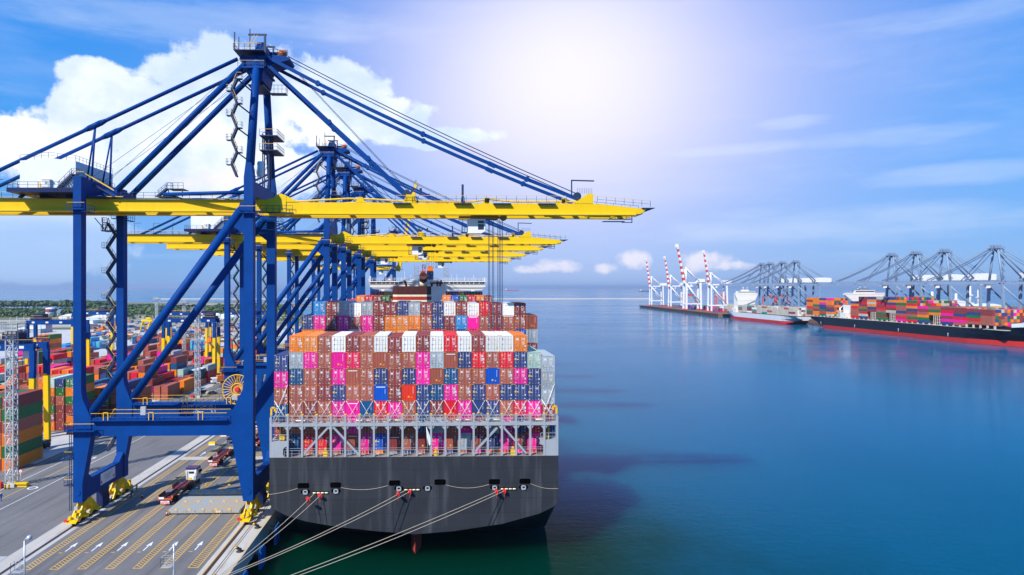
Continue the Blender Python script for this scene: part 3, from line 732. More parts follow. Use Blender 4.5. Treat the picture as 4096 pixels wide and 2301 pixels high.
    m.rail([(-66.4,-7.0,63.2),(-66.4,7,63.2)],1.1,1.5,.06,0,0); m.bar((-66.4,-8.6,64.2),(-64.6,-8.6,64.2),.1,.1,1); m.bar((-64.0,-4.6,60.2),(-59.4,-4.6,60.2),.12,.12,1)
    B(m, 'access_stair', [ra, yr])
    # apex head with platforms
    m = MB(); m.box(-37.2,-33.0,-4.4,4.4,84.9,85.2); m.box(-36.6,-33.2,-3.8,3.8,85.2,87.4); m.prism([(-35.6,87.4),(-33.4,87.4),(-33.4,90.2),(-34.6,90.2)],-3.2,3.2,'y')
    m.prism([(-33.4,85.2),(-33.4,88.2),(-29.4,87.9),(-28.6,87.5),(-28.8,87.1),(-31.6,86.4)],-2.4,2.4,'y')
    m.prism([(-36.6,85.2),(-33.2,85.2),(-33.6,82.8),(-35.4,82.8)],-3.6,3.6,'y')
    for s in (-1,1): m.lathe((-37.2,s*3.1,86.9),[(.75,-.4),(.75,.4)],12,0,'y')
    hd = B(m, 'mast_head', bl)
    m = MB(); m.box(-38.6,-33.0,-5.2,5.2,88.0,88.12); m.rail([(-33.4,-5.2,88.1),(-38.6,-5.2,88.1),(-38.6,5.2,88.1)],1.2,.9,.07,0,1)
    m.bar((-38.4,-5,88.1),(-38.4,-5,91.4),.22); m.bar((-37.6,-5,88.1),(-37.6,-5,90.5),.15); m.bar((-36.2,-2.5,88.1),(-36.2,-2.5,93.0),.16)
    m.bar((-36.3,-3.3,91.6),(-32.8,-3.3,91.6),.3); m.bar((-33.1,-3.3,85.5),(-33.1,-3.3,91.6),.35,.5); m.bar((-36.2,3.3,91.6),(-32.8,3.3,91.6),.3); m.bar((-33.1,3.3,85.5),(-33.1,3.3,91.6),.3)
    m.rail([(-33.0,-4.4,85.2),(-38,-4.4,85.2)],1.1,.9,.06,0,1); m.rail([(-32.8,-2.4,88.1),(-29,-2.4,88.0)],1.0,.9,.06); m.bar((-33,-2.4,90.0),(-29.4,-2.4,88.5),.09,.09); m.bar((-36.6,-4.2,88.2),(-34.9,-4.2,91.2),.09,.09,1); m.bar((-36.0,-4.2,88.2),(-34.3,-4.2,91.2),.09,.09,1)
    m.box(-33.8,-30.6,3.4,5.0,82.2,82.35); m.rail([(-33.8,3.4,82.35),(-30.6,3.4,82.35),(-30.6,5.0,82.35)],1.6,.7,.06); m.box(-36.4,-33.4,-3.3,3.3,81.9,82.1)
    B(m, 'mast_platform', [ra, yr], R)
    m = MB(); m.tube((-32.6,-1.6,88.6),(-30.6,-1.6,88.6),.28,10); B(m, 'boom_latch', bl)
    m = MB(); m.lathe((-30.9,-1.6,88.6),[(.35,0),(.72,.3),(.72,1.3),(.4,1.6)],12,0,'x'); B(m, 'float_cover', M['orange'])
    # stairs up the mast and on the far landside leg
    m = MB(); m.stairs(-36.9,-8.9,63.4,81.5,8,.95,.8,0,1,-1)
    for k in range(4): m.bar((-36.95,-8.3,67.95+4.525*k),(-34.8,-7.6+k*1.0,66.4+4.525*k),.2)
    B(m, 'staircase', [ra, yr])
    m = MB(); m.stairs(-68.6,8.0,20,56.5,14,1.7,.8,0,1,1); m.box(-69.2,-66.3,7.0,9.6,54.6,54.8); m.rail([(-66.6,7.0,54.8),(-69.2,7.0,54.8),(-69.2,9.6,54.8)],1.2,.8,.07)
    m.path([(-70.8,7.6,57.4),(-68.6,7.6,54.8),(-68.0,7.6,57.4)],.14); m.path([(-69.2,7.6,57.4),(-69.2,7.6,54.8)],.12)
    B(m, 'staircase', [ra, yr])
    m = MB(); m.stairs(-68.4,8.0,9.0,16.8,3,1.4,.8,0,1,1); B(m, 'staircase', [ra, yr])
    # lift shaft between the mast legs with its platforms
    m = MB()
    for x, yv in ((-34.9,2.0),(-33.7,2.0),(-34.9,3.4),(-33.7,3.4)): m.bar((x,yv,62.7),(x,yv,73.8),.22)
    for k in range(5):
        z = 63.6+2.1*k; m.bar((-34.9,2,z),(-33.7,2,z+2),.1); m.bar((-34.9,2,z+2),(-33.7,2,z+2),.1); m.bar((-34.9,2,z),(-34.9,3.4,z),.1)
    for z in (70.3, 73.2):
        m.box(-35.4,-31.9,1.4,7.6,z,z+.2); m.rail([(-35.4,1.4,z+.2),(-31.9,1.4,z+.2),(-31.9,7.6,z+.2)],1.2,.9,.07,0,1)
    B(m, 'lift_tower', [ra, yr])
    m = MB(); m.lathe((-33.6,-5.0,64.0),[(.5,0),(.7,.6),(.7,2.6),(.45,2.9)],12); m.rail([(-34.4,-5.7,64.6),(-32.8,-5.7,64.6)],1.0,.5,.05); B(m, 'lift_cabin', M['white'])
    # cable reel on the far portal beam
    m = MB(); cx, cyy, cz = -41.4, 6.9, 21.9; n = 28
    for rr in (3.05, 1.2):
        for i in range(n):
            a, b_ = 2*pi*i/n, 2*pi*(i+1)/n
            m.tube((cx+rr*cos(a),cyy,cz+rr*sin(a)),(cx+rr*cos(b_),cyy,cz+rr*sin(b_)),.10,6,cap=False)
    for i in range(n):
        a = 2*pi*i/n; m.tube((cx+.4*cos(a),cyy+.25,cz+.4*sin(a)),(cx+3.05*cos(a),cyy,cz+3.05*sin(a)),.07,5,cap=False)
    m.box(cx+1.6,cx+3.2,cyy,cyy+.9,19.1,20.6)
    rl = B(m, 'cable_reel', yr)
    m = MB(); m.lathe((cx,cyy-.2,cz),[(.42,-.2),(.55,.0),(.55,.5)],14,0,'y'); m.cbox((cx-.3,cyy-.4,20.3),(1.1,.8,.9),1); B(m, 'reel_hub', [M['redpaint'], M['galv']], rl)
    # trolley, cabin and ropes hang from the girder: local origin on the trolley's centre
    T = empty('trolley', (0,0,0)); T.parent = R
    m = MB(); m.box(-3.4,4.6,-2.6,-2.2,56.55,56.95); m.box(-3.4,4.6,1.6,2.0,56.55,56.95); m.box(-1.0,4.4,-2.2,1.6,56.7,57.4); m.lathe((5.4,-1.6,56.8),[(.7,-.2),(.7,.2)],14,0,'y'); m.build('trolley_frame', M['trolley'], T)
    m = MB(); m.prism([(-1.7,53.6),(1.0,53.6),(1.75,54.0),(1.8,56.4),(-1.7,56.4)],-2.6,-.2,'y'); cbn = m.build('operator_cabin', M['white'], T)
    m = MB(); m.box(.35,1.55,-2.63,-2.6,55.55,56.05); m.box(.35,1.5,-2.63,-2.6,54.3,55.35); m.box(1.81,1.83,-2.4,-.4,54.6,56.0); m.build('cabin_window', M['glass'], cbn)
    m = MB(); m.box(-2.9,-1.7,-2.6,-.4,53.7,53.85); m.rail([(-2.9,-2.6,53.85),(-1.7,-2.6,53.85)],1.1,.6,.07); m.bar((-2.7,-2.5,53.8),(-2.6,-2.5,56.3),.12); m.build('cabin_platform', ra, cbn)
    return R, boom, T
def spreader(T, zs, x=4.0, box=False):
    m = MB()
    for yy in (-1.2,-.8,.8,1.2):
        for xx in (x-1.3, x-.5, x+.6, x+1.2): m.tube((xx,yy*1.6,56.4),(xx,yy*1.6,zs+1.5),.032,5,cap=False)
    m.build('hoist_rope', M['rail'], T)
    m = MB(); m.box(x-1.0,x+1.0,-6.0,6.0,zs,zs+.45); m.box(x-1.2,x+1.2,-6.1,-5.6,zs-.25,zs+.3); m.box(x-1.2,x+1.2,5.6,6.1,zs-.25,zs+.3); m.box(x-1.15,x+1.15,-1.8,1.8,zs+.45,zs+1.2)
    m.lathe((x-.6,0,zs+1.5),[(.55,-.8),(.55,.8)],12,0,'y'); m.lathe((x+.6,0,zs+1.5),[(.55,-.8),(.55,.8)],12,0,'y'); m.prism([(x-1.1,zs+1.2),(x+1.1,zs+1.2),(x+.8,zs+2.3),(x-.8,zs+2.3)],-.9,.9,'y')
    m.build('spreader', M['orange'], T)

C1, boom1, T1 = sts_crane()
CR = [(134.3,7.6),(221.5,-6.5),(259.3,-5.5),(309.5,-24.0),(368.0,2.0)]
CL = ['nearest tall blue ship-to-shore crane with lifting limits lettered on its beam','second blue crane from the camera, white cabin over the container ship',
      'third blue crane in the row, holding a navy container from its orange spreader','fourth blue crane in the row, its white cabin near the yellow hinge','fifth blue crane, lowest yellow boom of the five lowered ones']
cranes = []
for i, ((yc, tx), lb) in enumerate(zip(CR, CL)):
    R = C1 if i == 0 else copy_tree(C1)
    R.location = (BO[0], yc, 0)
    tag(R, lb, 'crane', 'blue ship-to-shore cranes on the near quay')
    for ch in R.children:
        if ch.name.split('.')[0] == 'trolley': ch.location = (tx-BO[0], 0, 0); cranes.append((R, ch, yc, tx))
spreader(cranes[0][1], 31.0)
spreader(cranes[2][1], 48.9, 2.8)
spreader(cranes[3][1], 44.0, 2.8)
# the lettering belongs to the nearest crane only
for k, ln in enumerate((('S.W.L','Under Spreader','Single Lift','41 T'),('S.W.L','Under Spreader','Twin Lift','61 T'),('S.W.L','Under Cargo','Beam','71 T'))):
    for txt, xo in zip(ln, ((0,1.22,3.95,6.05) if k < 2 else (0,1.22,3.3,6.05))):
        text_mesh(txt, .58, 'limit_lettering', M['whitemark'], C1, (-53.1-BO[0]+xo, 7.56, 18.3-.64*k), (pi/2,0,0), .02, 'LEFT', 1.0)
# crane with its boom raised, farther off
C6, boom6, T6 = sts_crane(True)
C6.location = (BO[0], 545, 0); tag(C6, 'farthest blue crane, its yellow boom raised steeply', 'crane', 'blue ship-to-shore cranes on the near quay')
T6.location = (-45-BO[0],0,0)
# ================================================================ the large container ship at the near quay
YT = 119.2
XL, XR, XM = -29.35, 21.45, -3.95
S = empty('container_ship', (XM, YT, -4.6))
tag(S, 'big charcoal container ship seen from its flat stern, red and cream funnel', 'ship')
SO = (XM, YT, -4.6)
def SB(m, name, mats, parent=S): return m.build(name, mats, parent, SO)
def TR(cx, cy):
    px, py = 628.9+.3174*cx, 1006.3+.3174*cy
    return (px-1100)*119.1/1700, 43-(py-723)*119.1/1700
low = [TR(*p) for p in ((150,790),(156,812),(190,850),(300,905),(450,952),(700,998),(1000,1034),(1310,1062),(1600,1042),(2000,987),(2300,907),(2420,850),(2446,805),(2449,780))]
sec0 = [(XL,13.2)] + [(max(XL, min(XR, x)), z) for x, z in low] + [(XR,13.2)]
m = MB()
secs = []
for yy, k, zb in ((0,0,0),(5,.35,-4.2),(14,.8,-6.5),(45,1.0,-9),(330,1.0,-9)):
    row = []
    for i, (x, z) in enumerate(sec0):
        t = (i-.0)/(len(sec0)-1); edge = abs(2*t-1)
        zz = z if i in (0, len(sec0)-1) else z*(1-k)+k*(zb if edge < .8 else zb+3)
        row.append((x, YT+yy, zz))
    secs.append(row)
secs.append([(XM+(x-XM)*.05, YT+366, 13.2 if i in (0,len(sec0)-1) else max(z,-9)) for i, (x, y_, z) in enumerate(secs[-1])])
n = len(sec0); base = 0
for r_ in secs: m.v.extend(r_)
for a in range(len(secs)-1):
    for i in range(n-1):
        m.face([a*n+i, (a+1)*n+i, (a+1)*n+i+1, a*n+i+1], 0, False)
m.face(list(range(n)), 0)
hull = SB(m, 'hull', M['hull'])
m = MB(); m.box(XL+.05,XR-.05,YT+.02,YT+2.0,13.0,13.24); m.box(XL+.3,XR-.3,YT+2.0,YT+330,10.6,10.85); SB(m, 'deck', M['deck'])
# rounded mooring ports (dark of the holes painted on in black), chocks, roller fairleads
def rrect(x0,x1,z0,z1,r,k=4):
    pts = []
    for cx, cz, a0 in ((x1-r,z0+r,-pi/2),(x1-r,z1-r,0),(x0+r,z1-r,pi/2),(x0+r,z0+r,pi)):
        for i in range(k+1): a = a0+pi/2*i/k; pts.append((cx+r*cos(a), cz+r*sin(a)))
    return pts
for a, b_, c_, d_ in ((385,475,648,690),(640,725,645,688),(1102,1192,633,675),(1462,1552,628,672),(1895,1982,630,672),(2138,2225,628,670)):
    x0, z1_ = TR(a, c_); x1, z0_ = TR(b_, d_)
    m = MB(); m.prism(rrect(x0-.08,x1+.08,z0_-.08,z1_+.08,.3), YT-.03, YT+.3, 'y', 0); m.prism(rrect(x0,x1,z0_,z1_,.25), YT-.04, YT+.3, 'y', 1)
    SB(m, 'mooring_port', [M['hull'], M['black']])
for a, b_ in ((445,718),(685,713),(1180,698),(1407,697),(1940,697),(2170,697)):
    x, z = TR(a, b_); m = MB()
    m.prism(rrect(x-.8,x+.8,z-.3,z+.38,.3), YT-.05, YT+.2, 'y', 1); m.prism(rrect(x-.42,x+.42,z-.42,z+.36,.25), YT-.2, YT+.1, 'y', 0); m.prism(rrect(x-.22,x+.22,z-.08,z+.2,.12), YT-.22, YT+.1, 'y', 1)
    SB(m, 'chock', [M['shipgrey'], M['black']])
for a, b_ in ((565,725),(1285,707),(2050,707)):
    x, z = TR(a, b_); m = MB(); m.box(x-1.45,x+1.45,YT-.05,YT+.2,z,z+.25,1); 
    for q in (-1.05,-.35,.35,1.05): m.tube((x+q-.28,YT-.1,z-.03),(x+q+.28,YT-.1,z-.03),.13,8,0)
    SB(m, 'roller_fairlead', [M['cream'], M['black']])
# thin sagging lines between the ports
for (a,b_),(c_,d_),sg in (((150,737),(385,690),.15),((725,686),(1092,674),.55),((1552,672),(1895,672),.6),((2225,668),(2446,709),.35)):
    x0,z0_ = TR(a,b_); x1,z1_ = TR(c_,d_); m = MB()
    m.rope([(x0+(x1-x0)*k/8, YT-.06, z0_+(z1_-z0_)*k/8-sg*4*(k/8)*(1-k/8)) for k in range(9)], .035, 4); SB(m, 'safety_line', M['rope'])
m = MB()
m.prism([(XM-.9+.1,YT+4.8),(XM,YT+1.9),(XM+1.0,YT+4.8),(XM+1.0,YT+10),(XM-.9,YT+10)], -8, .4, 'z'); SB(m, 'rudder', M['rudder'])
# grey stern wings, frame posts, beam, walkway
for sgn, xe in ((-1, XL), (1, XR)):
    m = MB()
    def X(d): return xe-sgn*d
    pts = [(X(0),13.24),(X(0),16.0),(X(3.1),16.0),(X(3.2),15.9),(X(3.3),15.3),(X(2.5),14.9),(X(2.35),14.6),(X(2.35),13.7),(X(2.6),13.3),(X(2.7),13.24)]
    m.prism(pts, YT+.02, YT+.5, 'y')
    m.box(X(0),X(.35),YT+.5,YT+14,13.24,16.0)
    m.box(X(.05),X(3.2),YT+.5,YT+2.1,15.85,15.98)
    SB(m, 'stern_wing', M['shipgrey'])
m = MB(); m.box(XL,XR,YT-.02,YT+.45,18.62,19.15); m.box(XL+.05,XR-.05,YT+.45,YT+2.1,18.9,19.0); SB(m, 'stern_beam', M['shipgrey'])
post_x = [-26.2+2.51*k for k in range(19)]
m = MB(); m.box(-.17,.17,-.04,.5,13.24,20.6); m.box(-.2,.2,-.06,.52,20.6,20.75,1)
m.prism([(-.17,18.62),(-.75,18.62),(-.17,17.9)], .1,.3,'y'); m.prism([(.17,18.62),(.17,17.9),(.75,18.62)], .1,.3,'y')
pm = m.mesh('frame_post', [M['shipgrey'], M['yrail']])
for x in post_x:
    o = bpy.data.objects.new('frame_post', pm); COL.objects.link(o); o.parent = S; o.location = (x-XM, 0, 4.6)
for x, sg in ((XL,1),(XR,-1)):
    m = MB(); m.box(x,x+sg*.4,YT,YT+.5,16.0,20.2); m.box(x+sg*.1,x+sg*.3,YT+.1,YT+.3,20.2,21.0); m.path([(x+sg*.3,YT+.2,20.6),(x+sg*.3,YT+.2,21.9),(x+sg*.9,YT+.2,21.9),(x+sg*.9,YT+.2,21.3)],.3,.3,1)
    m.bar((x+sg*1.5,YT+1.6,16),(x+sg*1.5,YT+1.6,18.6),.22,.22,1); m.cbox((x+sg*2.0,YT+1.0,16.4),(.9,.8,.7),1); m.rail([(x+sg*.3,YT+.2,16),(x+sg*3.1,YT+.2,16)],1.2,1,.07,0)
    SB(m, 'corner_post', [M['shipgrey'], M['yrail']])
for (a, za), (b_, zb) in (((-19.2,18.4),(-23.7,13.5)),((-18.2,18.4),(-13.7,13.5)),((10.6,18.2),(6.3,13.6)),((11.7,18.3),(15.8,13.6))):
    m = MB(); m.bar((a,YT+.25,za),(b_,YT+.25,zb),.34,.34); SB(m, 'frame_brace', M['shipgrey'])
m = MB(); m.rail([(XL+.3,YT+.1,19.15),(XR-.3,YT+.1,19.15)],1.25,1.25,.06); m.rail([(XL+.3,YT+1.95,19.0),(XR-.3,YT+1.95,19.0)],1.2,2.5,.05); SB(m, 'walkway_railing', M['shipgrey'])
m = MB(); m.rail([(XL+2.6,YT+.15,13.24),(XR-2.6,YT+.15,13.24)],1.15,1.25,.06); m.bar((XL+2.6,YT+.15,14.75),(XR-2.6,YT+.15,14.75),.05); SB(m, 'deck_railing', M['shipgrey'])
for x in (-19.7, -.2, 13.4):
    m = MB(); m.cbox((x,YT+.55,13.75),(.75,.5,.95)); m.cbox((x,YT+.6,14.47),(.4,.3,.5)); SB(m, 'deck_winch_box', M['yrail'])
for x in (-25,-14.4,-8.8,3.4,8.7,17.0):
    m = MB(); m.tube((x,YT+1.2,19.35),(x+2.6,YT+1.2,19.35),.2,8); SB(m, 'pipe_roll', M['cream'])
m = MB(); m.tube((-1.9,YT-.1,18.5),(-1.65,YT-.1,14.2),.05,6); m.add([(-1.85,YT-.12,18.3),(-1.2,YT-.05,16.6),(-1.15,YT-.15,15.3),(-1.45,YT-.2,15.2),(-1.8,YT-.1,16.8)],[(0,1,2,3,4)],1); m.add([(-1.85,YT-.10,18.3),(-1.2,YT-.03,16.6),(-1.15,YT-.13,15.3),(-1.45,YT-.18,15.2),(-1.8,YT-.08,16.8)],[(4,3,2,1,0)],1)
SB(m, 'ensign_flag', [M['shipwhite'], M['white']])
# lashing rods crossing over the fifth tier
m = MB()
rod0 = None
for k in range(20):
    xl = -26.4+2.51*(k-1) if k else -29.1
    for a, b_ in ((xl+.05, xl+2.30),(xl+2.40, xl+.15)):
        m = MB(); m.tube((a,YT+2.28,22.75),(b_,YT+1.9,19.1),.032,5)
        m.tube(Vector((a,YT+2.28,22.75)).lerp(Vector((b_,YT+1.9,19.1)),.72), (b_,YT+1.9,19.1), 0.045, 5, 1)
        SB(m, 'lashing_rod', [M['decal'], M['rope']])
        if k in (0, 19):
            m = MB(); m.tube((a,YT+2.24,25.6 if a > b_ else 22.8),(b_+(.3 if a < b_ else -.3),YT+1.85,19.1),.05,5); SB(m, 'lashing_rod', M['decal'])
# funnel (aft island) and bridge (forward island)
fy = 185.0; fx0, fx1 = -12.2, -1.65
m = MB()
for z0_, z1_, k in ((27,35.3,0),(35.3,36.2,1),(36.2,37.1,1),(37.1,38.0,1),(38.0,39.0,2),(39.0,39.5,1),(39.5,42.0,0)): pass
def yz(cy): return 43-((1050+cy*.2329)/1.59-723)*fy/1700
zt, za, zb_, zc, zd = yz(405), yz(550), yz(583), yz(643), yz(700)
for z0_, z1_, k in ((zd-9,zd,2),(zd,zc,1),(zc,zb_,2),(zb_,za,1),(za,zt,0)):
    f = (0.05 if k == 0 else 0)
    m.prism([(fx0+f,fy+1.5),(fx0+1.2,fy),(fx1-1.2,fy),(fx1-f,fy+1.5),(fx1-f,fy+11),(fx0+f,fy+11)], z0_, z1_, 'z', k)
fun = SB(m, 'funnel', [M['brown'], M['cream'], M['funnelred']])
def fX(cx): return ((1400+cx*.2329)/1.59-1100)*fy/1700
m = MB(); ex = fX(1257); r_ = 1.05
m.tube((ex,fy+3.5,zt),(ex,fy+3.2,yz(300)),r_,16,0); m.tube((ex,fy+3.2,yz(300)),(ex,fy+.9,yz(225)),r_*1.04,16,1); m.lathe((ex,fy+.86,yz(225)),[(r_*.9,-.02),(r_*.9,.0)],16,2,'y')
SB(m, 'exhaust_pipe', [M['cream'], M['brown'], M['brown']], fun)
for cx, cy, tl in ((960,335,-.5),(1403,355,0),(1500,340,0),(1545,338,.35)):
    m = MB(); x = fX(cx); m.tube((x,fy+3,zt),(x+tl*.3,fy+2.8,yz(cy+20)),.28,10); m.tube((x+tl*.3,fy+2.8,yz(cy+20)),(x+tl,fy+2.0,yz(cy-25)),.33,10); SB(m, 'exhaust_pipe', M['brown'], fun)
by = 296.0
def bX(cx): return ((1400+cx*.2329)/1.59-1100)*by/1700
def bz(cy): return 43-((1050+cy*.2329)/1.59-723)*by/1700
m = MB()
x0, x1 = bX(325), bX(2345)
m.box(x0+.5,x1-.5,by,by+4.2,bz(420),bz(372)); m.box(x0,x1,by-.3,by+4.5,bz(372)-.0,bz(366)); m.box(x0+.4,x1-.4,by+.4,by+4.0,bz(366),bz(332)); m.box(x0,x1,by-.3,by+4.5,bz(332),bz(318))
m.prism([(x0+.6,bz(420)),(x1-.6,bz(420)),(x1-1.5,bz(440)),(x0+1.5,bz(440))], by+.2, by+4.2, 'y')
m.prism([(bX(400),bz(440)),(bX(915),bz(440)),(bX(915),bz(470)),(bX(860),bz(462)),(bX(600),bz(462)),(bX(590),bz(490)),(bX(545),bz(490)),(bX(530),bz(462)),(bX(400),bz(455))], by+.5, by+3.8, 'y')
m.prism([(bX(1600),bz(440)),(bX(2275),bz(440)),(bX(2275),bz(470)),(bX(2140),bz(474)),(bX(2130),bz(505)),(bX(2085),bz(505)),(bX(2075),bz(476)),(bX(1720),bz(470)),(bX(1640),bz(540)),(bX(1600),bz(560))], by+.5, by+3.8, 'y')
m.box(bX(920),bX(1600),by+.6,by+14,22,bz(330)); m.box(bX(1050),bX(1480),by+1,by+10,bz(330),bz(285))
br = SB(m, 'bridge', M['shipwhite'])
m = MB()
for a, b_ in ((355,445),(458,543),(556,612),(622,680),(697,755),(770,826),(840,905),(1375,1480),(1500,1600),(1612,1690),(1720,1770),(1780,1835),(1850,1900),(1915,1975),(1990,2045),(2060,2115),(2135,2212),(2228,2312)):
    m = MB(); m.box(bX(a),bX(b_),by+.36,by+.4,bz(366)+.02,bz(336)); SB(m, 'bridge_window', M['glass'], br)
m = MB(); m.rail([(x0,by-.2,bz(318)),(x1,by-.2,bz(318))],1.3,1.6,.1); m.bar((x0+.6,by,bz(318)),(x0+.7,by,bz(232)),.5,.5); m.bar((x1-.9,by,bz(318)),(x1-.9,by,bz(252)),.5,.5)
for cx, cy in ((615,200),(1037,225),(2128,222),(937,150),(1745,205),(1837,190),(1965,230),(880,250)):
    m.bar((bX(cx),by+1,bz(318)),(bX(cx),by+1,bz(cy)),.12)
SB(m, 'bridge_railing', M['shipwhite'], br)
for cx, cy, r_ in ((613,212,.35),(1037,228,.2),(2128,222,.2),(678,292,.38)):
    m = MB(); m.lathe((bX(cx),by+1,bz(cy)-r_),[(r_*.5,0),(r_,r_*.6),(r_,r_*1.2),(r_*.5,r_*1.9)],10); SB(m, 'radome', M['white'], br)
def lattice(m, x0, x1, y0, y1, z0, z1, n, t=.12):
    for x in (x0, x1):
        for yy in (y0, y1): m.bar((x,yy,z0),(x,yy,z1),t)
    for k in range(n):
        a, b_ = z0+(z1-z0)*k/n, z0+(z1-z0)*(k+1)/n
        for yy in (y0, y1):
            m.bar((x0,yy,b_),(x1,yy,b_),t*.7); m.bar((x0,yy,a) if k % 2 else (x1,yy,a),(x1,yy,b_) if k % 2 else (x0,yy,b_),t*.7)
        for x in (x0, x1): m.bar((x,y0,a),(x,y1,b_),t*.7)
for cx0, cx1, cy in ((1103,1172,60),(1612,1690,90)):
    m = MB(); lattice(m, bX(cx0), bX(cx1), by+4, by+5.5, bz(300), bz(cy), 6, .16)
    m.bar((bX(cx0),by+4,bz(cy)),(bX(cx0),by+4,bz(cy)+1.0),.14); m.rail([(bX(cx0)-.3,by+3.8,bz(250)),(bX(cx1)+.3,by+3.8,bz(250))],1,.7,.08)
    SB(m, 'radar_mast', M['plate'], br)
m = MB(); lattice(m, bX(1225), bX(1278), by+20, by+21.3, bz(300), bz(10), 5, .25); m.box(bX(1190),bX(1280),by+19.5,by+22,bz(155),bz(130)); SB(m, 'signal_mast', M['funnelred'], br)

# ---------------------------------------------------------------- containers: one mesh set, object colour per box
def cont_body(h, open_end=True, detail=True):
    m = MB(); W2, L = 1.219, 12.19
    nr = 20 if detail else 0
    # corrugated long sides
    for sx_ in (-1, 1):
        xs = sx_*W2
        pts = [(0.0, xs)]
        p = L/22
        for k in range(22):
            y0 = k*p; i_ = xs-sx_*.045
            pts += [(y0+.12*p, xs),(y0+.30*p, i_),(y0+.62*p, i_),(y0+.80*p, xs)]
        pts.append((L, xs))
        b = len(m.v)
        for (yy, xx) in pts: m.v.append((xx,yy,.16)); m.v.append((xx,yy,h-.1))
        for k in range(len(pts)-1):
            q = [b+2*k, b+2*k+2, b+2*k+3, b+2*k+1]
            m.face(q if sx_ > 0 else q[::-1], 0)
        m.box(xs-.03 if sx_ > 0 else xs, xs if sx_ > 0 else xs+.03, 0, L, 0, .16); m.box(xs-.03 if sx_ > 0 else xs, xs if sx_ > 0 else xs+.03, 0, L, h-.1, h)
    m.box(-W2+.03,W2-.03,.04,L-.01,h-.03,h-.004); m.box(-W2+.03,W2-.03,.06,L-.01,.05,.2)
    for k in range(18): m.box(-W2+.12,W2-.12,.4+.66*k,.68+.66*k,h-.004,h+.012)
    m.box(-W2+.03,W2-.03,L-.05,L,.16,h-.1)
    for sx_ in (-1, 1):
        a, b_ = (-W2-.005,-W2+.14) if sx_ < 0 else (W2-.14,W2+.005)
        m.box(a,b_,-.01,.12,0,h); m.box(a,b_,L-.12,L+.01,0,h)
    m.box(-W2,W2,-.005,.1,0,.13); m.box(-W2,W2,-.005,.1,h-.12,h)
    for sx_ in (-1,1): m.box(sx_*W2-.35*(sx_>0),sx_*W2+.35*(sx_<0),-.02,.0,h-.07,h,1)
    if not open_end:
        b = len(m.v); pts = [(-W2+.14,.06)]; p = (2*W2-.28)/8
        for k in range(8):
            x0 = -W2+.14+k*p; pts += [(x0+.1*p,.06),(x0+.22*p,.0),(x0+.7*p,.0),(x0+.82*p,.06)]
        pts.append((W2-.14,.06))
        for xx, yy in pts: m.v.append((xx,yy,.13)); m.v.append((xx,yy,h-.12))
        for k in range(len(pts)-1): m.face([b+2*k,b+2*k+2,b+2*k+3,b+2*k+1],0)
    else: m.box(-W2+.14,W2-.14,.08,.12,.13,h-.12)
    return m
def cont_door(h, side, v):
    # side -1 left leaf, +1 right leaf; local origin = container origin
    m = MB(); x0, x1 = (-1.075,-.01) if side < 0 else (.01,1.075)
    m.box(x0,x1,.035,.07,.14,h-.13)
    for k in range(5):
        z = .32+k*(h-.5)/5; m.box(x0+.06,x1-.06,.012,.036,z,z+(h-.5)/5*.62)
    for xx in ((x0+.30, x0+.80)): m.tube((xx,-.005,.14),(xx,-.005,h-.13),.026,6,1)
    for xx in ((x0+.30, x0+.80)):
        for z in (.2,h*.5,h-.25): m.cbox((xx,-.01,z),(.12,.05,.07),1)
    m.bar((x0+.3,-.02,.85),(x0+.62,-.02,.82),.04,.05,1)
    y = -.002
    rr = random.Random(v*7+side)
    def dec(cx, cz, w_, h_, mat): m.box(x0+cx-w_/2,x0+cx+w_/2,y,y+.012,cz-h_/2,cz+h_/2,mat)
    if side > 0:
        for k in range(2): dec(.52,h-.62-.16*k,.62-.25*k,.075,2)
        if v != 2:
            for k in range(4): dec(.5,h-1.15-.16*k,.5-.12*(k%2),.06,2)
        dec(.86,.95,.22,.3,(3 if v == 1 else 2)); dec(.8,.28,.28,.09,2)
        if v == 3: dec(.62,h-.75,.34,.4,2); dec(.78,h-1.35,.4,.45,2)
    else:
        if v == 0: dec(.55,h-.7,.3,.3,2); dec(.18,1.05,.2,.28,4); dec(.58,1.15,.16,.16,3)
        elif v == 1: dec(.3,h-.62,.42,.12,3); dec(.28,1.0,.22,.3,4); dec(.55,h-1.3,.2,.2,3); dec(.8,h-1.25,.14,.14,2)
        elif v == 2: dec(.4,h-.72,.42,.07,2); dec(.24,h-1.35,.36,.36,3); dec(.62,h-1.4,.16,.16,2); dec(.22,.95,.2,.3,4)
        else: dec(.5,h-.62,.3,.2,2); dec(.2,h-1.3,.3,.18,3); dec(.55,1.5,.16,.18,3); dec(.25,.9,.2,.26,4)
        dec(.25,.28,.24,.09,2)
    return m
def cont_reefer_door(h, side):
    m = MB(); x0, x1 = (-1.075,-.01) if side < 0 else (.01,1.075)
    m.box(x0,x1,.03,.07,.14,h-.13)
    for xx in (x0+.30, x0+.80): m.tube((xx,.0,.14),(xx,.0,h-.13),.022,6,4)
    for k in range(3): m.box(x0+.05,x1-.05,.015,.03,.5+.8*k,.53+.8*k,4)
    y = -.004
    if side < 0:
        m.box(x0+.22,x0+.52,y,y+.012,h-.55,h-.47,5); m.box(x0+.33,x0+.41,y,y+.012,h-.85,h-.55,5); m.box(x0+.26,x0+.48,y,y+.012,h-.88,h-.83,5)
        m.prism([(x0+.68,h-.85),(x0+.88,h-.85),(x0+.78,h-.62)],y,y+.012,'y',3); m.box(x0+.25,x0+.42,y,y+.012,1.15,1.4,4)
    else:
        m.prism([(x0+.3,h-.85),(x0+.5,h-.85),(x0+.4,h-.62)],y,y+.012,'y',3); m.box(x0+.68,x0+.94,y,y+.012,.5,.85,3)
    return m
HC, SH = 2.89, 2.59
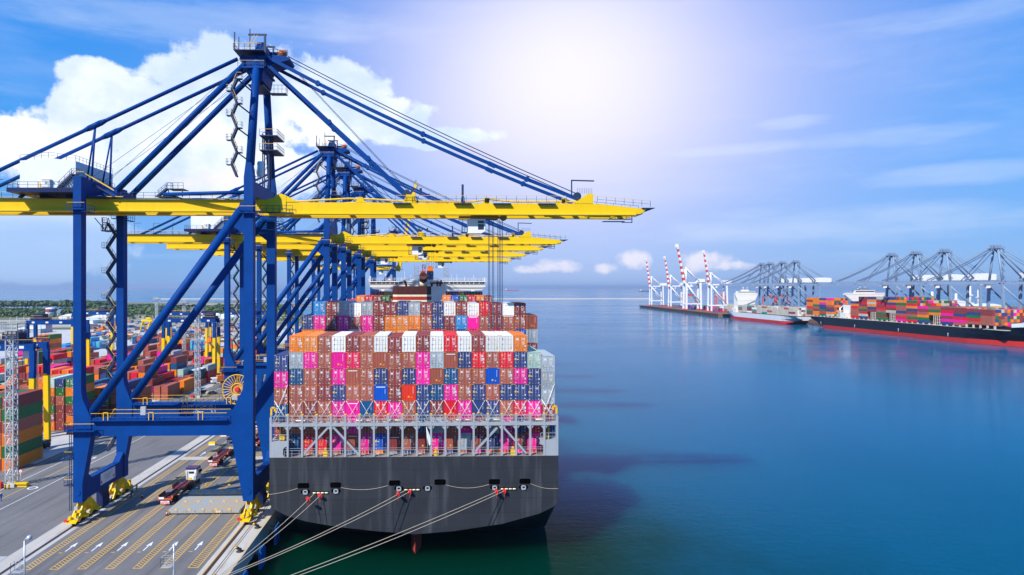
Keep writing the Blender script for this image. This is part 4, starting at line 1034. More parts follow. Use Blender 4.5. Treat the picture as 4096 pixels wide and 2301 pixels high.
CM = [M['cont'], M['sticker']]; DM = [M['cont'], M['lockbar'], M['decal'], M['sticker'], M['plate'], M['magenta']]
def set_meshes(h):
    d = dict(D=cont_body(h, True).mesh('container_body', CM), F=cont_body(h, False).mesh('container_body_plain', CM))
    for v in range(4):
        for s in (-1, 1): d[v, s] = cont_door(h, s, v).mesh('door', DM)
    for s in (-1, 1): d['r', s] = cont_reefer_door(h, s).mesh('door', DM)
    mk = MB(); mk.box(.74,.79,-.03,-.012,1.3,h-.35,2); mk.box(-.15,.12,-.03,-.012,.55,.85,3); mk.box(.45,.62,-.03,-.012,.5,.68,3)
    d['mk'] = mk.mesh('end_marking', DM)
    mk = MB(); mk.box(-.8,.8,-.03,-.012,h-.5,h-.36,2); mk.box(.74,.79,-.03,-.012,1.3,h-.8,2); d['mk2'] = mk.mesh('end_marking', DM)
    return d
CS = {HC: set_meshes(HC), SH: set_meshes(SH)}
crng = random.Random(11)
NCONT = [0]
def container(code, x, y, z, label, group, h=HC, doors=True, rotz=0.0):
    NCONT[0] += 1
    plain_ = code.endswith('f'); c_ = CC[code[0]]; d = CS[h]
    k = crng.uniform(.86,1.1); col_ = (min(1,c_[0]*k), min(1,c_[1]*k), min(1,c_[2]*k), 1)
    o = bpy.data.objects.new('shipping_container', d['F' if plain_ else 'D']); COL.objects.link(o)
    o.location = (x,y,z); o.color = col_; o.rotation_euler = (0,0,rotz); tag(o, label, 'container', group)
    if not doors: return o
    if plain_:
        e = bpy.data.objects.new('end_marking', d['mk' if crng.random() < .75 else 'mk2']); COL.objects.link(e); e.parent = o; e.color = col_
    else:
        v = 'r' if code[0] == 'W' else {'N':2,'T':2,'U':2}.get(code[0], crng.choice((0,0,1,3)))
        for s in (-1, 1):
            e = bpy.data.objects.new('door', d[v, s]); COL.objects.link(e); e.parent = o; e.color = col_
    return o
ORD = ['first','second','third','fourth','fifth','sixth','seventh','eighth','ninth','tenth','eleventh','twelfth','thirteenth','fourteenth','fifteenth','sixteenth','seventeenth','eighteenth','nineteenth','twentieth']
STERN = ['- O L B W D B W D W D W R W D W W O - -',
 'N G P B Pf M B Bf B B P G Bf N R B R N W G',
 'P T B D P Bf B N D N P Bf T B B Uf B P N G',
 'B B B D N B B Uf D Vf N T P B N B N N N G',
 'T B D B P Pf Tf R P B N D Rf P Nf N B M P D',
 'D B B B B P B B D Bf T G B Pf D G P N R N',
 '- T R R P Bf P U Df B Df P Bf G D N P D P -',
 '- N B O B T R O G N B R N B P O R P R -']
STERN[1] = STERN[1].replace('N W G', 'N S G'); YB = 121.55
for r_, row in enumerate(STERN):
    for c_, code in enumerate(row.split()):
        if code == '-': continue
        x = (-26.4+2.51*(c_-1) if c_ else -29.1)+1.219
        dz = {0:-.52, 19:-.75, 8:-.25, 18:-.10}.get(c_, 0)
        container(code, x, YB, 34.4-2.93*(r_+1)+dz,
            f"{CNAME[code[0]]} container, {ORD[r_]} tier from the top, {ORD[c_]} column from the quay, stern stack", 'containers stacked on the stern', HC)
BAY2 = ['- A D G W G D D N G D N W D W R D Wf D -', 'N P D P B P D O L O B N D A Pf B D B B Bf', 'O O D P W P D O L B B R D N R B R B U G','B B D N O B T D P R B N D G B P N D B D']
y2 = 144.1
for r_, row in enumerate(BAY2):
    for c_, code in enumerate(row.split()):
        if code == '-' or (r_ == 3 and c_ < 19): continue
        dz = crng.choice((0,0,-.3,-.15)) if r_ == 0 else 0
        container(code, -28.7+2.51*c_+1.219, y2, 40.05-2.95*(r_+1)+dz,
            f"{CNAME[code[0]]} container, {ORD[r_]} tier from the top, {ORD[c_]} column from the quay, second stack", 'containers stacked behind the stern', HC)
B3 = [('R',-26.75,-1.2),('O',-24.2,0),('R',-21.7,0),('D',-19.2,0),('g',-16.65,0),('D',-14.1,-1.0),('R',-11.6,0),('O',1.6,0),('U',4.1,0),('g',6.65,0),('R',9.15,0),('O',11.7,0),('D',14.2,0),('g',17.3,-2.8)]
for i, (code, x, dz) in enumerate(B3):
    container(code, x+1.219, 203.0, 40.6-2.9+dz, f"{CNAME[code[0]]} container in the row {'left' if i < 7 else 'right'} of the funnel, {ORD[i if i < 7 else i-7]} from the {'quay side' if i < 7 else 'funnel'}", 'containers beside the funnel', HC)
for i, (code, x) in enumerate((('B',-26.9),('D',-24.4),('O',-21.9),('O',-19.4),('D',-16.9),('D',3.5),('D',6.1),('O',8.6),('D',11.1),('g',13.6),('D',16.1))):
    container(code, x+1.219, 277.0, 38.5, f"{CNAME[code[0]]} container just below the white bridge wing, {ORD[i]} from the quay side", 'containers below the bridge', HC)
# a navy container hanging from the third crane's spreader
R3, T3, yc3, tx3 = cranes[2]
container('N', tx3+2.8, yc3-6.1, 46.0, 'navy container hanging in the air from an orange spreader', 'lifted container', HC)

# ---------------------------------------------------------------- mooring ropes with red rat guards
def mooring(p0, p1, name, sag, guard):
    p0, p1 = Vector(p0), Vector(p1)
    m = MB(); m.rope([p0.lerp(p1, k/14)-Vector((0,0,sag*4*(k/14)*(1-k/14))) for k in range(15)], .048, 6)
    o = m.build('mooring_rope', M['rope'], None, tuple(p1), tuple(p1)); tag(o, name, 'rope', 'mooring ropes from the stern')
    q = p0.lerp(p1, guard/(p1-p0).length); d = (p1-p0).normalized()
    m = MB(); m.tube(q, q+d*.06, .48, 14); m.tube(q-d*.25, q+d*.3, .14, 8); m.bar(q-Vector((0,0,.4)), q-Vector((.02,0,1.2)), .05)
    m.build('rat_guard', M['redpaint'], o, tuple(p1))
def T3d(cx, cy, d=.25):
    x, z = TR(cx, cy); return (x, YT-d, z)
bb = (-32.2,100.2,.55); bc = (-32.2,89.4,.55)
mooring(T3d(520,727), bb, 'steepest mooring rope, outer one of the pair at the left of the stern', .5, 1.8)
mooring(T3d(575,735), (-32.0,100.3,.45), 'steep mooring rope, right one of the pair at the left of the stern', .55, .45)
mooring(T3d(1235,708), (-32.2,99.6,.5), 'upper rope of the mooring pair from the middle of the stern', .6, 1.6)
mooring(T3d(1280,715), (-32.1,99.2,.4), 'lower rope of the mooring pair from the middle of the stern', .6, .35)
mooring(T3d(2000,708), bc, 'upper rope of the mooring pair from the right end of the stern', .5, 1.3)
mooring(T3d(2030,716), (-32.1,89.2,.45), 'lower rope of the mooring pair from the right end of the stern', .75, .35)
# ================================================================ container yard on the land side
STUFF = MB(); SKEY = list(CC.keys())
def stuff_box(code, x, y, z, h=SH, L=12.19, rot=0.0):
    k = SKEY.index(code[0])
    if rot: STUFF.cbox((x,y,z+h/2-.02),(2.438,L,h-.06),k,rot); return
    STUFF.box(x-1.219,x+1.219,y,y+L,z+.03,z+h-.03,k)
    for q in (0, L-.15):      # corner posts stand proud
        for sx_ in (-1.225,1.225-.16): STUFF.box(x+sx_,x+sx_+.16,y+q-.012,y+q+.162,z+.01,z+h-.01,k)
yr_ = random.Random(5)
def stack(x, y, codes, name, h=SH, individual=True):
    n_ = len(codes)
    for i, c_ in enumerate(codes):
        z = h*(n_-1-i)+.006
        if individual and NCONT[0] < 322:
            container(c_, x, y, z, f"{CNAME[c_[0]]} container, {ORD[i]} from the top, {name}", 'containers stacked in the yard', h)
        else: stuff_box(c_, x, y, z, h)
def toks(s): return s.split()
NAMEC = ['first','second','third','fourth','fifth','sixth']
# the tall stack by the lattice mast
for k, s in enumerate(('D gf Bf Of gf Of','gf Bf Df Bf Of Df','D Bf g Df Of Df')):
    stack(-100.85-2.62*k, 161.6, toks(s), f"{NAMEC[k]} column from the road, stack by lattice mast", HC)
for k, s in enumerate(('Of Of Df D Of Df','S Of Df gf D Of','Nf gf Bf Df Df Df','g Of gf Df D Df')):
    stack(-119.1+2.9*k, 206.5, toks(s), f"{NAMEC[k]} column from left, six high stack")
stack(-107.2, 201.0, toks('Of Df'), 'low orange topped stack at the kerb')
for k, s in enumerate(('Of D B','Rf D R','Of B D','Rf R D')):
    stack(-141.2+2.95*k, 250.0, toks(s+' D B'), f"{NAMEC[k]} column, second row behind")
for k, s in enumerate(('Of Kf D B D','Pf D B','K Nf D g','Of D P D','Df g Df O','Bf Df R')):
    stack(-119.1+2.9*k, 222.0+(k%2)*.4, toks(s), f"{NAMEC[k]} column, row behind the six high stack")
for k, s in enumerate(('K Nf Gf Of','P D O B','R Df Bf','Rf Rf','Df tf','Of Of')):
    stack(-118.0+2.85*k, 277.0, toks(s), f"{NAMEC[k]} column, kerbside row near the office")
# the remaining rows are drawn as one mass
for k in range(6):
    for y0, hs_ in ((236.0,(4,3,3,2,4,3)),(262.5,(4,4,5,3,2,2)),(294,(5,4,5,3,2,1)),(308,(3,2,3,3,2,3)),(336,(3,3,3,3,1,0)),(366,(2,4,3,2,2,0)),(392,(5,5,4,5,5,4)),(406,(4,5,4,4,5,5))):
        cs = [yr_.choice('ODDBBRNgPSGOBDTV') for _ in range(hs_[k])]
        for i, c_ in enumerate(cs): stuff_box(c_, -119.1+2.9*k, y0, SH*i)
def block(xl, ys, lo, hi, pal, ncol=6, seed=1):
    r_ = random.Random(seed)
    for y0 in ys:
        b_ = r_.randint(lo, hi)
        for k in range(ncol):
            for i in range(max(0, b_+r_.choice((-1,-1,0,0,0,1)))):
                stuff_box(r_.choice(pal), xl+2.9*k, y0+r_.uniform(-.2,.2), SH*i)
pal = 'ODDBBRNgPSGOBDTVBD'
block(-147, [184,198,212,226,240,264,278,292,306,320,334,348,372,400,414], 2, 4, pal, seed=2)
block(-174, [178,192,208,222,238,252,268,284,300,318,334,352,366,382,396,412,426], 2, 4, pal, seed=3)
block(-201, [205,220,236,252,268,284,300,316,332,348,364], 2, 4, pal, seed=4)
block(-231, [384,398], 5, 6, 'OOOBDg', 3, seed=6)
block(-228, [240,256,272,288,304,320,336], 2, 3, pal, seed=7)
block(-262, [272,288,304,322,340,356], 2, 3, pal, seed=8)
block(-292, [300,318,336,356], 2, 3, pal, seed=9)
block(-200, [452,468], 3, 5, 'BDDNBT', 7, seed=10)
block(-252, [448,464,480], 1, 3, 'AACCA', 6, seed=12)
block(-172, [452,470,486], 1, 2, 'ACCA', 5, seed=13)
block(-100, [438,452,466,480,496,512,528], 2, 4, 'PRDBODNg', 8, seed=18)

# rubber tyred gantry cranes
def rtg(xl, y, label, tx=.3, mirror=False):
    R = empty('gantry_crane', (xl+11.7, y, 0)); O_ = (xl+11.7, y, 0)
    def B(m, nm, mats, par=R): return m.build(nm, mats, par, O_)
    xr = xl+23.4
    for s in (-1, 1):
        m = MB(); m.box(xl-.4,xr+.4,y+s*3.0-.55,y+s*3.0+.55,26.6,28.4); m.rail([(xl-.4,y+s*3.6,28.4),(xr+.4,y+s*3.6,28.4)],1.1,2.4,.08,0,1)
        for k in range(4): m.box(xl+2.2+6*k,xl+3.4+6*k,y+s*3.0-.58,y+s*3.0-.55,27.2,27.9,2)
        B(m, 'gantry_beam', [M['blue'], M['yrail'], M['white']])
        for x in (xl, xr):
            m = MB(); yy = y+s*3.0; w_ = .65
            for z0_, z1_, k in ((2.2,20.0,1),(20.0,26.6,0)):
                t0 = (26.6-z0_)/24.4*.5; t1 = (26.6-z1_)/24.4*.5
                m.add([(x-w_,yy-.6+s*t0,z0_),(x+w_,yy-.6+s*t0,z0_),(x+w_,yy+.6+s*t0,z0_),(x-w_,yy+.6+s*t0,z0_),(x-w_,yy-.6+s*t1,z1_+(1.2 if k else 0)),(x+w_,yy-.6+s*t1,z1_+(-.6 if k else 0)),(x+w_,yy+.6+s*t1,z1_+(-.6 if k else 0)),(x-w_,yy+.6+s*t1,z1_+(1.2 if k else 0))],[(0,1,5,4),(1,2,6,5),(2,3,7,6),(3,0,4,7),(4,5,6,7)],k)
            m.box(x-w_+.01,x+w_-.01,yy-.59+s*.3,yy+.59+s*.2,19.6,21.2,0)
            B(m, 'gantry_leg', [M['blue'], M['yellow']])
    for x in (xl, xr):
        m = MB(); m.box(x-.6,x+.6,y-4.2,y+4.2,1.4,2.3); m.cbox((x-1.0,y,1.9),(1.0,3.0,2.0)); B(m, 'sill_beam', M['bluedark'])
        for yy in (-3.9,-2.4,2.4,3.9):
            m = MB(); m.lathe((x,y+yy,.75),[(.55,-.35),(.75,-.28),(.75,.28),(.55,.35)],14,0,'x'); B(m, 'rubber_tyre', M['dark'])
    xt = xl+23.4*tx
    m = MB(); m.box(xt-2.6,xt+2.6,y-3.6,y+3.6,28.5,29.6); m.box(xt-1.9,xt+1.9,y-2.2,y+2.2,29.6,31.2); m.rail([(xt-2.6,y-3.6,29.6),(xt+2.6,y-3.6,29.6)],1,1.2,.08,0,1); B(m, 'hoist_trolley', [M['bluedark'], M['yrail']])
    m = MB(); m.prism([(xt+2.7,24.2),(xt+4.4,24.4),(xt+4.4,26.4),(xt+2.7,26.4)],y-1,y+1,'y'); B(m, 'operator_cabin', M['white'])
    m = MB()
    for a in (-1,1):
        for b_ in (-1,1): m.tube((xt+a*.9,y+b_*1.8,19),(xt+a*1.1,y+b_*1.9,28.5),.05,5,cap=False)
    B(m, 'hoist_rope', M['rail'])
    m = MB(); m.box(xt-1.2,xt+1.2,y-6,y+6,17.2,17.8); m.box(xt-1,xt+1,y-2,y+2,17.8,18.7); m.lathe((xt,y,19.2),[(.6,-.9),(.6,.9)],10,0,'y'); B(m, 'spreader', M['orange'])
    m = MB(); m.lathe((xr+.9,y-2.4,14.0),[(.14,-11),(.14,13)],6); B(m, 'cable_guide', M['galv'])
    return tag(R, label, 'gantry crane', 'yard gantry cranes')
rtg(-128.2, 181.5, 'blue and yellow yard gantry crane nearest the camera, at the left edge', .72)
rtg(-181.5, 308, 'yard gantry crane over the tall orange stack, left of the big crane leg', .18)
rtg(-219.0, 416, 'yard gantry crane seen between the two landside legs of the nearest crane', .7)
rtg(-127.5, 322, 'yard gantry crane straddling the tall stacks beside the office building', .88)
rtg(-158.0, 402, 'yard gantry crane standing behind the one beside the office', .8)
rtg(-126.5, 412, 'yard gantry crane seen between the legs of the second blue crane', .6)
rtg(-236.0, 262, 'yard gantry crane cut off by the left edge, behind the nearest one', .9)

# lattice light masts
def light_mast(x, y, label, h=35.4):
    R = empty('light_mast', (x,y,0)); O_ = (x,y,0)
    m = MB(); w_ = .8
    for a in (-1,1):
        for b_ in (-1,1): m.bar((x+a*w_,y+b_*w_,.5),(x+a*w_,y+b_*w_,h-1.6),.20)
    n_ = 20
    for k in range(n_):
        z0_ = .5+(h-2.1)*k/n_; z1_ = .5+(h-2.1)*(k+1)/n_
        for b_ in (-1,1):
            m.bar((x-w_,y+b_*w_,z1_),(x+w_,y+b_*w_,z1_),.12); m.bar((x-w_ if k%2 else x+w_,y+b_*w_,z0_),(x+w_ if k%2 else x-w_,y+b_*w_,z1_),.12)
            m.bar((x+b_*w_,y-w_,z1_),(x+b_*w_,y+w_,z1_),.12); m.bar((x+b_*w_,y-w_ if k%2 else y+w_,z0_),(x+b_*w_,y+w_ if k%2 else y-w_,z1_),.12)
    m.build('lattice_shaft', M['galv'], R, O_)
    m = MB(); m.box(x-2.3,x+2.3,y-1.8,y+1.8,h-1.7,h-1.5)
    m.rail([(x-2.3,y-1.8,h-1.5),(x+2.3,y-1.8,h-1.5),(x+2.3,y+1.8,h-1.5),(x-2.3,y+1.8,h-1.5),(x-2.3,y-1.8,h-1.5)],1.4,1.1,.1)
    m.build('head_platform', M['galv'], R, O_)
    for k in range(5):
        m = MB(); m.cbox((x-1.8+.9*k,y-1.9,h-2.1),(.6,.4,.5)); m.build('floodlight', M['plate'], R, O_)
        m = MB(); m.cbox((x-1.8+.9*k,y+1.9,h-2.1),(.6,.4,.5)); m.build('floodlight', M['plate'], R, O_)
    m = MB(); m.cbox((x,y,.35),(2.6,2.6,.7)); m.build('plinth', M['quayside'], R, O_)
    m = MB(); m.cbox((x-1.5,y-1.7,.7),(1.0,.7,1.4)); m.build('switch_box', M['redpaint'], R, O_)
    return tag(R, label, 'light mast', 'lattice light masts in the yard')
light_mast(-92.2, 149.3, 'tall white lattice light mast beside the dark container stack, at left')
light_mast(-93.9, 267.8, 'white lattice light mast by the road behind the office building')
x, y = G(394,858); light_mast(x, y, 'distant lattice light mast, leftmost of three on the skyline')
x, y = G(463,898); light_mast(x, y, 'distant lattice light mast standing behind the gantry cranes')
x, y = G(592,869); light_mast(x, y, 'distant lattice light mast seen through the second crane legs')
# things at the foot of the near mast
def barrier(x, y, label, w_=1.7, mats=None):
    m = MB(); m.prism([(-.45,0),(.45,0),(.32,.85),(-.32,.85)], -w_/2, w_/2, 'x'); m.box(-w_/2-.01,w_/2+.01,-.46,.46,0,.28,1)
    o = m.build('barrier_block', [M['yellow'], M['white']]); o.location = (x,y,.012); return tag(o, label, 'barrier', 'barrier blocks')
x, y = G(534,1119); barrier(x, y, 'yellow and white barrier block on the apron, nearer of two')
x, y = G(563,1097); barrier(x, y, 'yellow and white barrier block on the apron, farther of two')
m = MB(); m.box(-1.6,1.6,-.5,.5,0,.8); m.box(-1.6,1.6,-.52,-.505,.3,.5,1); o = m.build('kerb_guard', [M['yellow'], M['black']]); x, y = G(51,1223); o.location = (x,y,.006); tag(o, 'low yellow guard block beside the foot of the lattice mast', 'barrier')
m = MB(); m.tube((0,0,0),(0,0,3.2),.06,8,0); m.lathe((0,-.05,3.2),[(.42,-.02),(.42,.02)],18,1,'y'); m.lathe((0,-.075,3.2),[(.30,-.006),(.30,.006)],18,2,'y')
o = m.build('speed_sign', [M['galv'], M['redpaint'], M['white']]); x, y = G(52.3,1222); o.location = (x,y,.006); tag(o, 'round red rimmed speed limit sign on a post by the mast', 'sign')
text_mesh('30', .34, 'sign_number', M['black'], o, (-.2,-.085,3.08), (pi/2,0,0), .002)
for i, px in enumerate((12.7, 22.2)):
    m = MB(); m.tube((0,0,0),(0,0,1.1),.17,10,0)
    for k in range(3): m.tube((0,0,.15+.33*k),(0,0,.30+.33*k),.175,10,1)
    o = m.build('guard_post', [M['yellow'], M['black']]); x, y = G(px,1231); o.location = (x,y,.006); tag(o, 'black and yellow striped guard post by the mast foot, '+('left one' if i == 0 else 'right one'), 'post', 'guard posts')

# office building, sheds, tank and other far structures
x0, y0 = G(462,969.5); m = MB()
b_ = empty('office_building', (x0+3.2,y0,0)); tag(b_, 'teal two storey office block with pale flat roof behind the mast', 'building')
O_ = (x0+3.2,y0,0)
m.box(x0,x0+6.4,y0,y0+9,2.8,6.6); m.box(x0,x0+1,y0,y0+9,0,2.8); m.box(x0+5.4,x0+6.4,y0,y0+9,0,2.8); m.box(x0,x0+6.4,y0+5,y0+9,0,2.8); m.build('wall', M['teal'], b_, O_)
m = MB(); m.box(x0-.3,x0+6.7,y0-.3,y0+9.3,6.6,6.9); m.build('roof', M['white'], b_, O_)
m = MB(); m.box(x0+.8,x0+2.4,y0-.03,y0,4.0,5.4); m.box(x0+3.6,x0+5.4,y0-.03,y0,4.0,5.4); m.build('window', M['glass'], b_, O_)
x0, y0 = G(82,948.0); m = MB(); b_ = empty('gate_office', (x0+4,y0+4,0)); tag(b_, 'small blue and white flat roofed office among the stacks', 'building'); O_ = (x0+4,y0+4,0)
m.box(x0,x0+7.5,y0,y0+10,0,7.2); m.build('wall', M['fender'], b_, O_); m = MB(); m.box(x0-.3,x0+7.8,y0-.4,y0+10.3,8.8,9.2); m.box(x0,x0+7.5,y0,y0+10,7.2,8.8); m.build('roof', M['white'], b_, O_); m = MB(); m.box(x0+1,x0+6.5,y0-.04,y0,5.2,6.6); m.build('window', M['glass'], b_, O_)
def shed(px, py, w_, d_, h_, mat, label, rot=0):
    x, y = G(px, py); b_ = empty('warehouse', (x,y,0), rot); tag(b_, label, 'building')
    m = MB(); m.box(-w_/2,w_/2,0,d_,0,h_); m.build('wall', mat, b_)
    m = MB(); m.prism([(-w_/2-.4,h_),(w_/2+.4,h_),(0,h_+w_*.13)], -.4, d_+.4, 'y'); m.build('roof', M['white'], b_)
    m = MB(); m.box(-2,2,-.05,0,0,4); m.build('door', M['plate'], b_)
shed(72,838,22,20,4,M['shipgrey'],'grey roofed warehouse behind the left gantry crane')
shed(172,803,26,20,4,M['white'],'white warehouse at the edge of the mangroves, left one')
shed(250,808,34,24,4.5,M['white'],'white warehouse seen between the near crane legs')
shed(212,814,20,20,4,M['white'],'small white shed beside the sandy lot')
x, y = G(126.5,797); m = MB(); R = empty('storage_tank', (x,y,0)); tag(R, 'white and blue cylindrical storage tank with a red panel', 'tank')
m.lathe((0,0,0),[(6,0),(6,12.5),(5.2,13.2),(0.2,13.8)],22,0); m.lathe((0,0,7.5),[(6.04,0),(6.04,4)],22,1); m.build('tank_shell', [M['white'], M['fender']], R); m = MB(); m.box(-1.6,1.6,-6.2,-5.6,7,12); m.build('red_panel', M['redpaint'], R)
x, y = G(143,797); m = MB(); R = empty('conveyor_tower', (x,y,0)); tag(R, 'pale blue sloping conveyor tower next to the storage tank', 'tower')
m.prism([(-5,0),(5,0),(3.5,5),(7,10.5),(2,11),(-4,4.5)], 0, 7, 'y'); m.build('tower_shell', M['crane_pale'], R); m = MB(); m.box(-2.5,2,-.1,0,1,3.5); m.build('window', M['white'], R)
x, y = G(556,803); m = MB()
for k in range(9): m.lathe((x-20+5*k,y+4*(k%3),0),[(8,0),(6.6,3.4),(4,5.8+(k%2)*1.6),(1,6.9+(k%2)*1.6)],12,0,'z',False)
tag(m.build('salt_mound', M['white'], None, (x,y,0), (x,y,0)), 'long white heap of bulk material beyond the yard', 'heap')
def goliath(px0, px1, py, label, h_):
    x0, y0 = G(px0, py); x1, _ = G(px1, py); R = empty('portal_frame', ((x0+x1)/2,y0,0)); O_ = ((x0+x1)/2,y0,0)
    m = MB(); m.box(x0,x1,y0-.8,y0+.8,h_-2,h_); m.cbox(((x0+x1)/2+2,y0,h_+1),(4,2.4,1.8)); m.build('portal_beam', M['yellow'], R, O_)
    for x in (x0+1.5,x1-1.5):
        for s in (-1,1): m = MB(); m.bar((x,y0,h_-1.5),(x+s*2.2,y0+s*2.6,0),.9,.9); m.build('portal_leg', M['yellow'], R, O_)
    tag(R, label, 'gantry', 'yellow portal gantries')
goliath(356,382,836,'yellow portal gantry on the bare lot, left one',12.5); goliath(396,418,838,'yellow portal gantry on the bare lot, right one',12.5)
# clutter of scrap and crates on the bare lot
cl = MB(); r_ = random.Random(21)
for i in range(420):
    px = r_.uniform(215,640); py = r_.uniform(808,862); x, y = G(px, py)
    if y < 500: continue
    s = r_.uniform(.8,3.2); cl.cbox((x,y,s*.3),(s*r_.uniform(.8,3.5),s*r_.uniform(.8,2.5),s*.7), r_.choice((0,0,1,2,3,4,5)), r_.uniform(0,3))
tag(cl.build('scrap_debris', [M['rust'], M['plate'], M['galv'], M['fender'], M['orange'], M['sandy']]), 'scattered scrap and crates on the bare lot', 'scrap', kind='stuff')
o = STUFF.build('stacked_containers', [paint('box_'+CNAME[k].replace(' ', '_'), CC[k], .5, .3, .3, .2, (.12,.08,.06)) for k in SKEY])
STUFF_OBJ = o
tag(o, 'mass of farther stacked shipping containers in many colours', 'containers', kind='stuff')

# ---------------------------------------------------------------- mangrove belt and single trees
def leaf_mat(name, c0, c1):
    m, nt, b = new_mat(name); oi = nd(nt, 'ShaderNodeNewGeometry')
    n1 = noise(nt, coords(nt), .05, 3)
    c = mix(nt, ramp(nt, n1, [(.35,0.0),(.65,1.0)]), c0, c1)
    c = mix(nt, oi.outputs['Random Per Island'], sc3(c0,.6), c)
    nt.links.new(c, b.inputs['Base Color']); b.inputs['Roughness'].default_value = .7
    return m
M['leaf'] = leaf_mat('mangrove_leaf', (.06,.115,.030), (.12,.18,.055)); M['trunk'] = plain('bark', (.10,.075,.05), .9)
def leafball(m, r_, c, rx, rz, n_, s):
    for i in range(n_):
        u = r_.uniform(-1,1); t_ = r_.uniform(0,2*pi); q = sqrt(1-u*u); k = r_.uniform(.72,1.0)
        p = Vector((c[0]+rx*q*cos(t_)*k, c[1]+rx*q*sin(t_)*k, c[2]+rz*u*k))
        nrm = Vector((q*cos(t_)+r_.uniform(-.5,.5), q*sin(t_)+r_.uniform(-.5,.5), u+.35+r_.uniform(-.4,.4))).normalized()
        a = nrm.orthogonal().normalized(); b_ = nrm.cross(a); e = s*r_.uniform(.6,1.3); f = e*r_.uniform(.6,1)
        m.add([p-a*e-b_*f, p+a*e-b_*f*.6, p+a*e*.7+b_*f, p-a*e*.8+b_*f], [(0,1,2,3)])
fm = MB(); r_ = random.Random(3)
def patch(n_, px0, px1, py0, py1, hmin, hmax, leaves=26):
    for i in range(n_):
        px = r_.uniform(px0,px1); py = r_.uniform(py0,py1); x, y = G(px, py)
        h_ = r_.uniform(hmin,hmax); rx = h_*r_.uniform(.7,1.1)
        leafball(fm, r_, (x,y,h_*.45), rx, h_*.6, leaves, h_*.24)
patch(900,-60,330,781,797,4.5,8,20)
patch(600,200,720,776,790,6,11,22)
patch(420,180,760,783,806,2.5,5,14)
patch(150,260,700,846,856,1.5,3.0,14)
patch(260,-60,290,768.3,769.3,6,13)
tag(fm.build('mangrove_woods', M['leaf']), 'dense low mangrove woods along the shore behind the yard', 'woods', kind='stuff')
def tree(px, py, h_, label):
    x, y = G(px, py); R = empty('tree', (x,y,0)); tag(R, label, 'tree', 'single trees by the lot')
    m = MB(); m.tube((0,0,0),(.2,.1,h_*.5),h_*.04,7,0,r1=h_*.02)
    for k in range(4): a = k*1.6; m.tube((.1,.05,h_*.35),(h_*.22*cos(a),h_*.22*sin(a),h_*.65),h_*.018,5,0)
    m.build('trunk', M['trunk'], R)
    m = MB()
    for k in range(6): leafball(m, r_, (r_.uniform(-.28,.28)*h_, r_.uniform(-.28,.28)*h_, h_*r_.uniform(.55,.85)), h_*.24, h_*.2, 40, h_*.05)
    m.build('crown', M['leaf'], R)
for i, (px, py, h_) in enumerate(((206,790,13),(430,785,15),(540,786,14))):
    tree(px, py, h_, ('lone dark tree standing above the mangroves by the tank', 'rounded tree rising over the wood behind the lattice masts', 'rounded tree rising near the white heap')[i])
# thin lamp poles on the far road
for i, px in enumerate((25,42,60,71,86)):
    x, y = G(px, 835-4*(i%3)); m = MB(); m.tube((0,0,0),(0,0,14),.16,6); m.bar((0,0,14),(1.6,0,14.2),.18); o = m.build('lamp_pole', M['galv']); o.location = (x,y,0)
    tag(o, f"thin pale lamp pole in front of the mangroves, {ORD[i]} from the left edge", 'lamp pole', 'lamp poles on the far road')
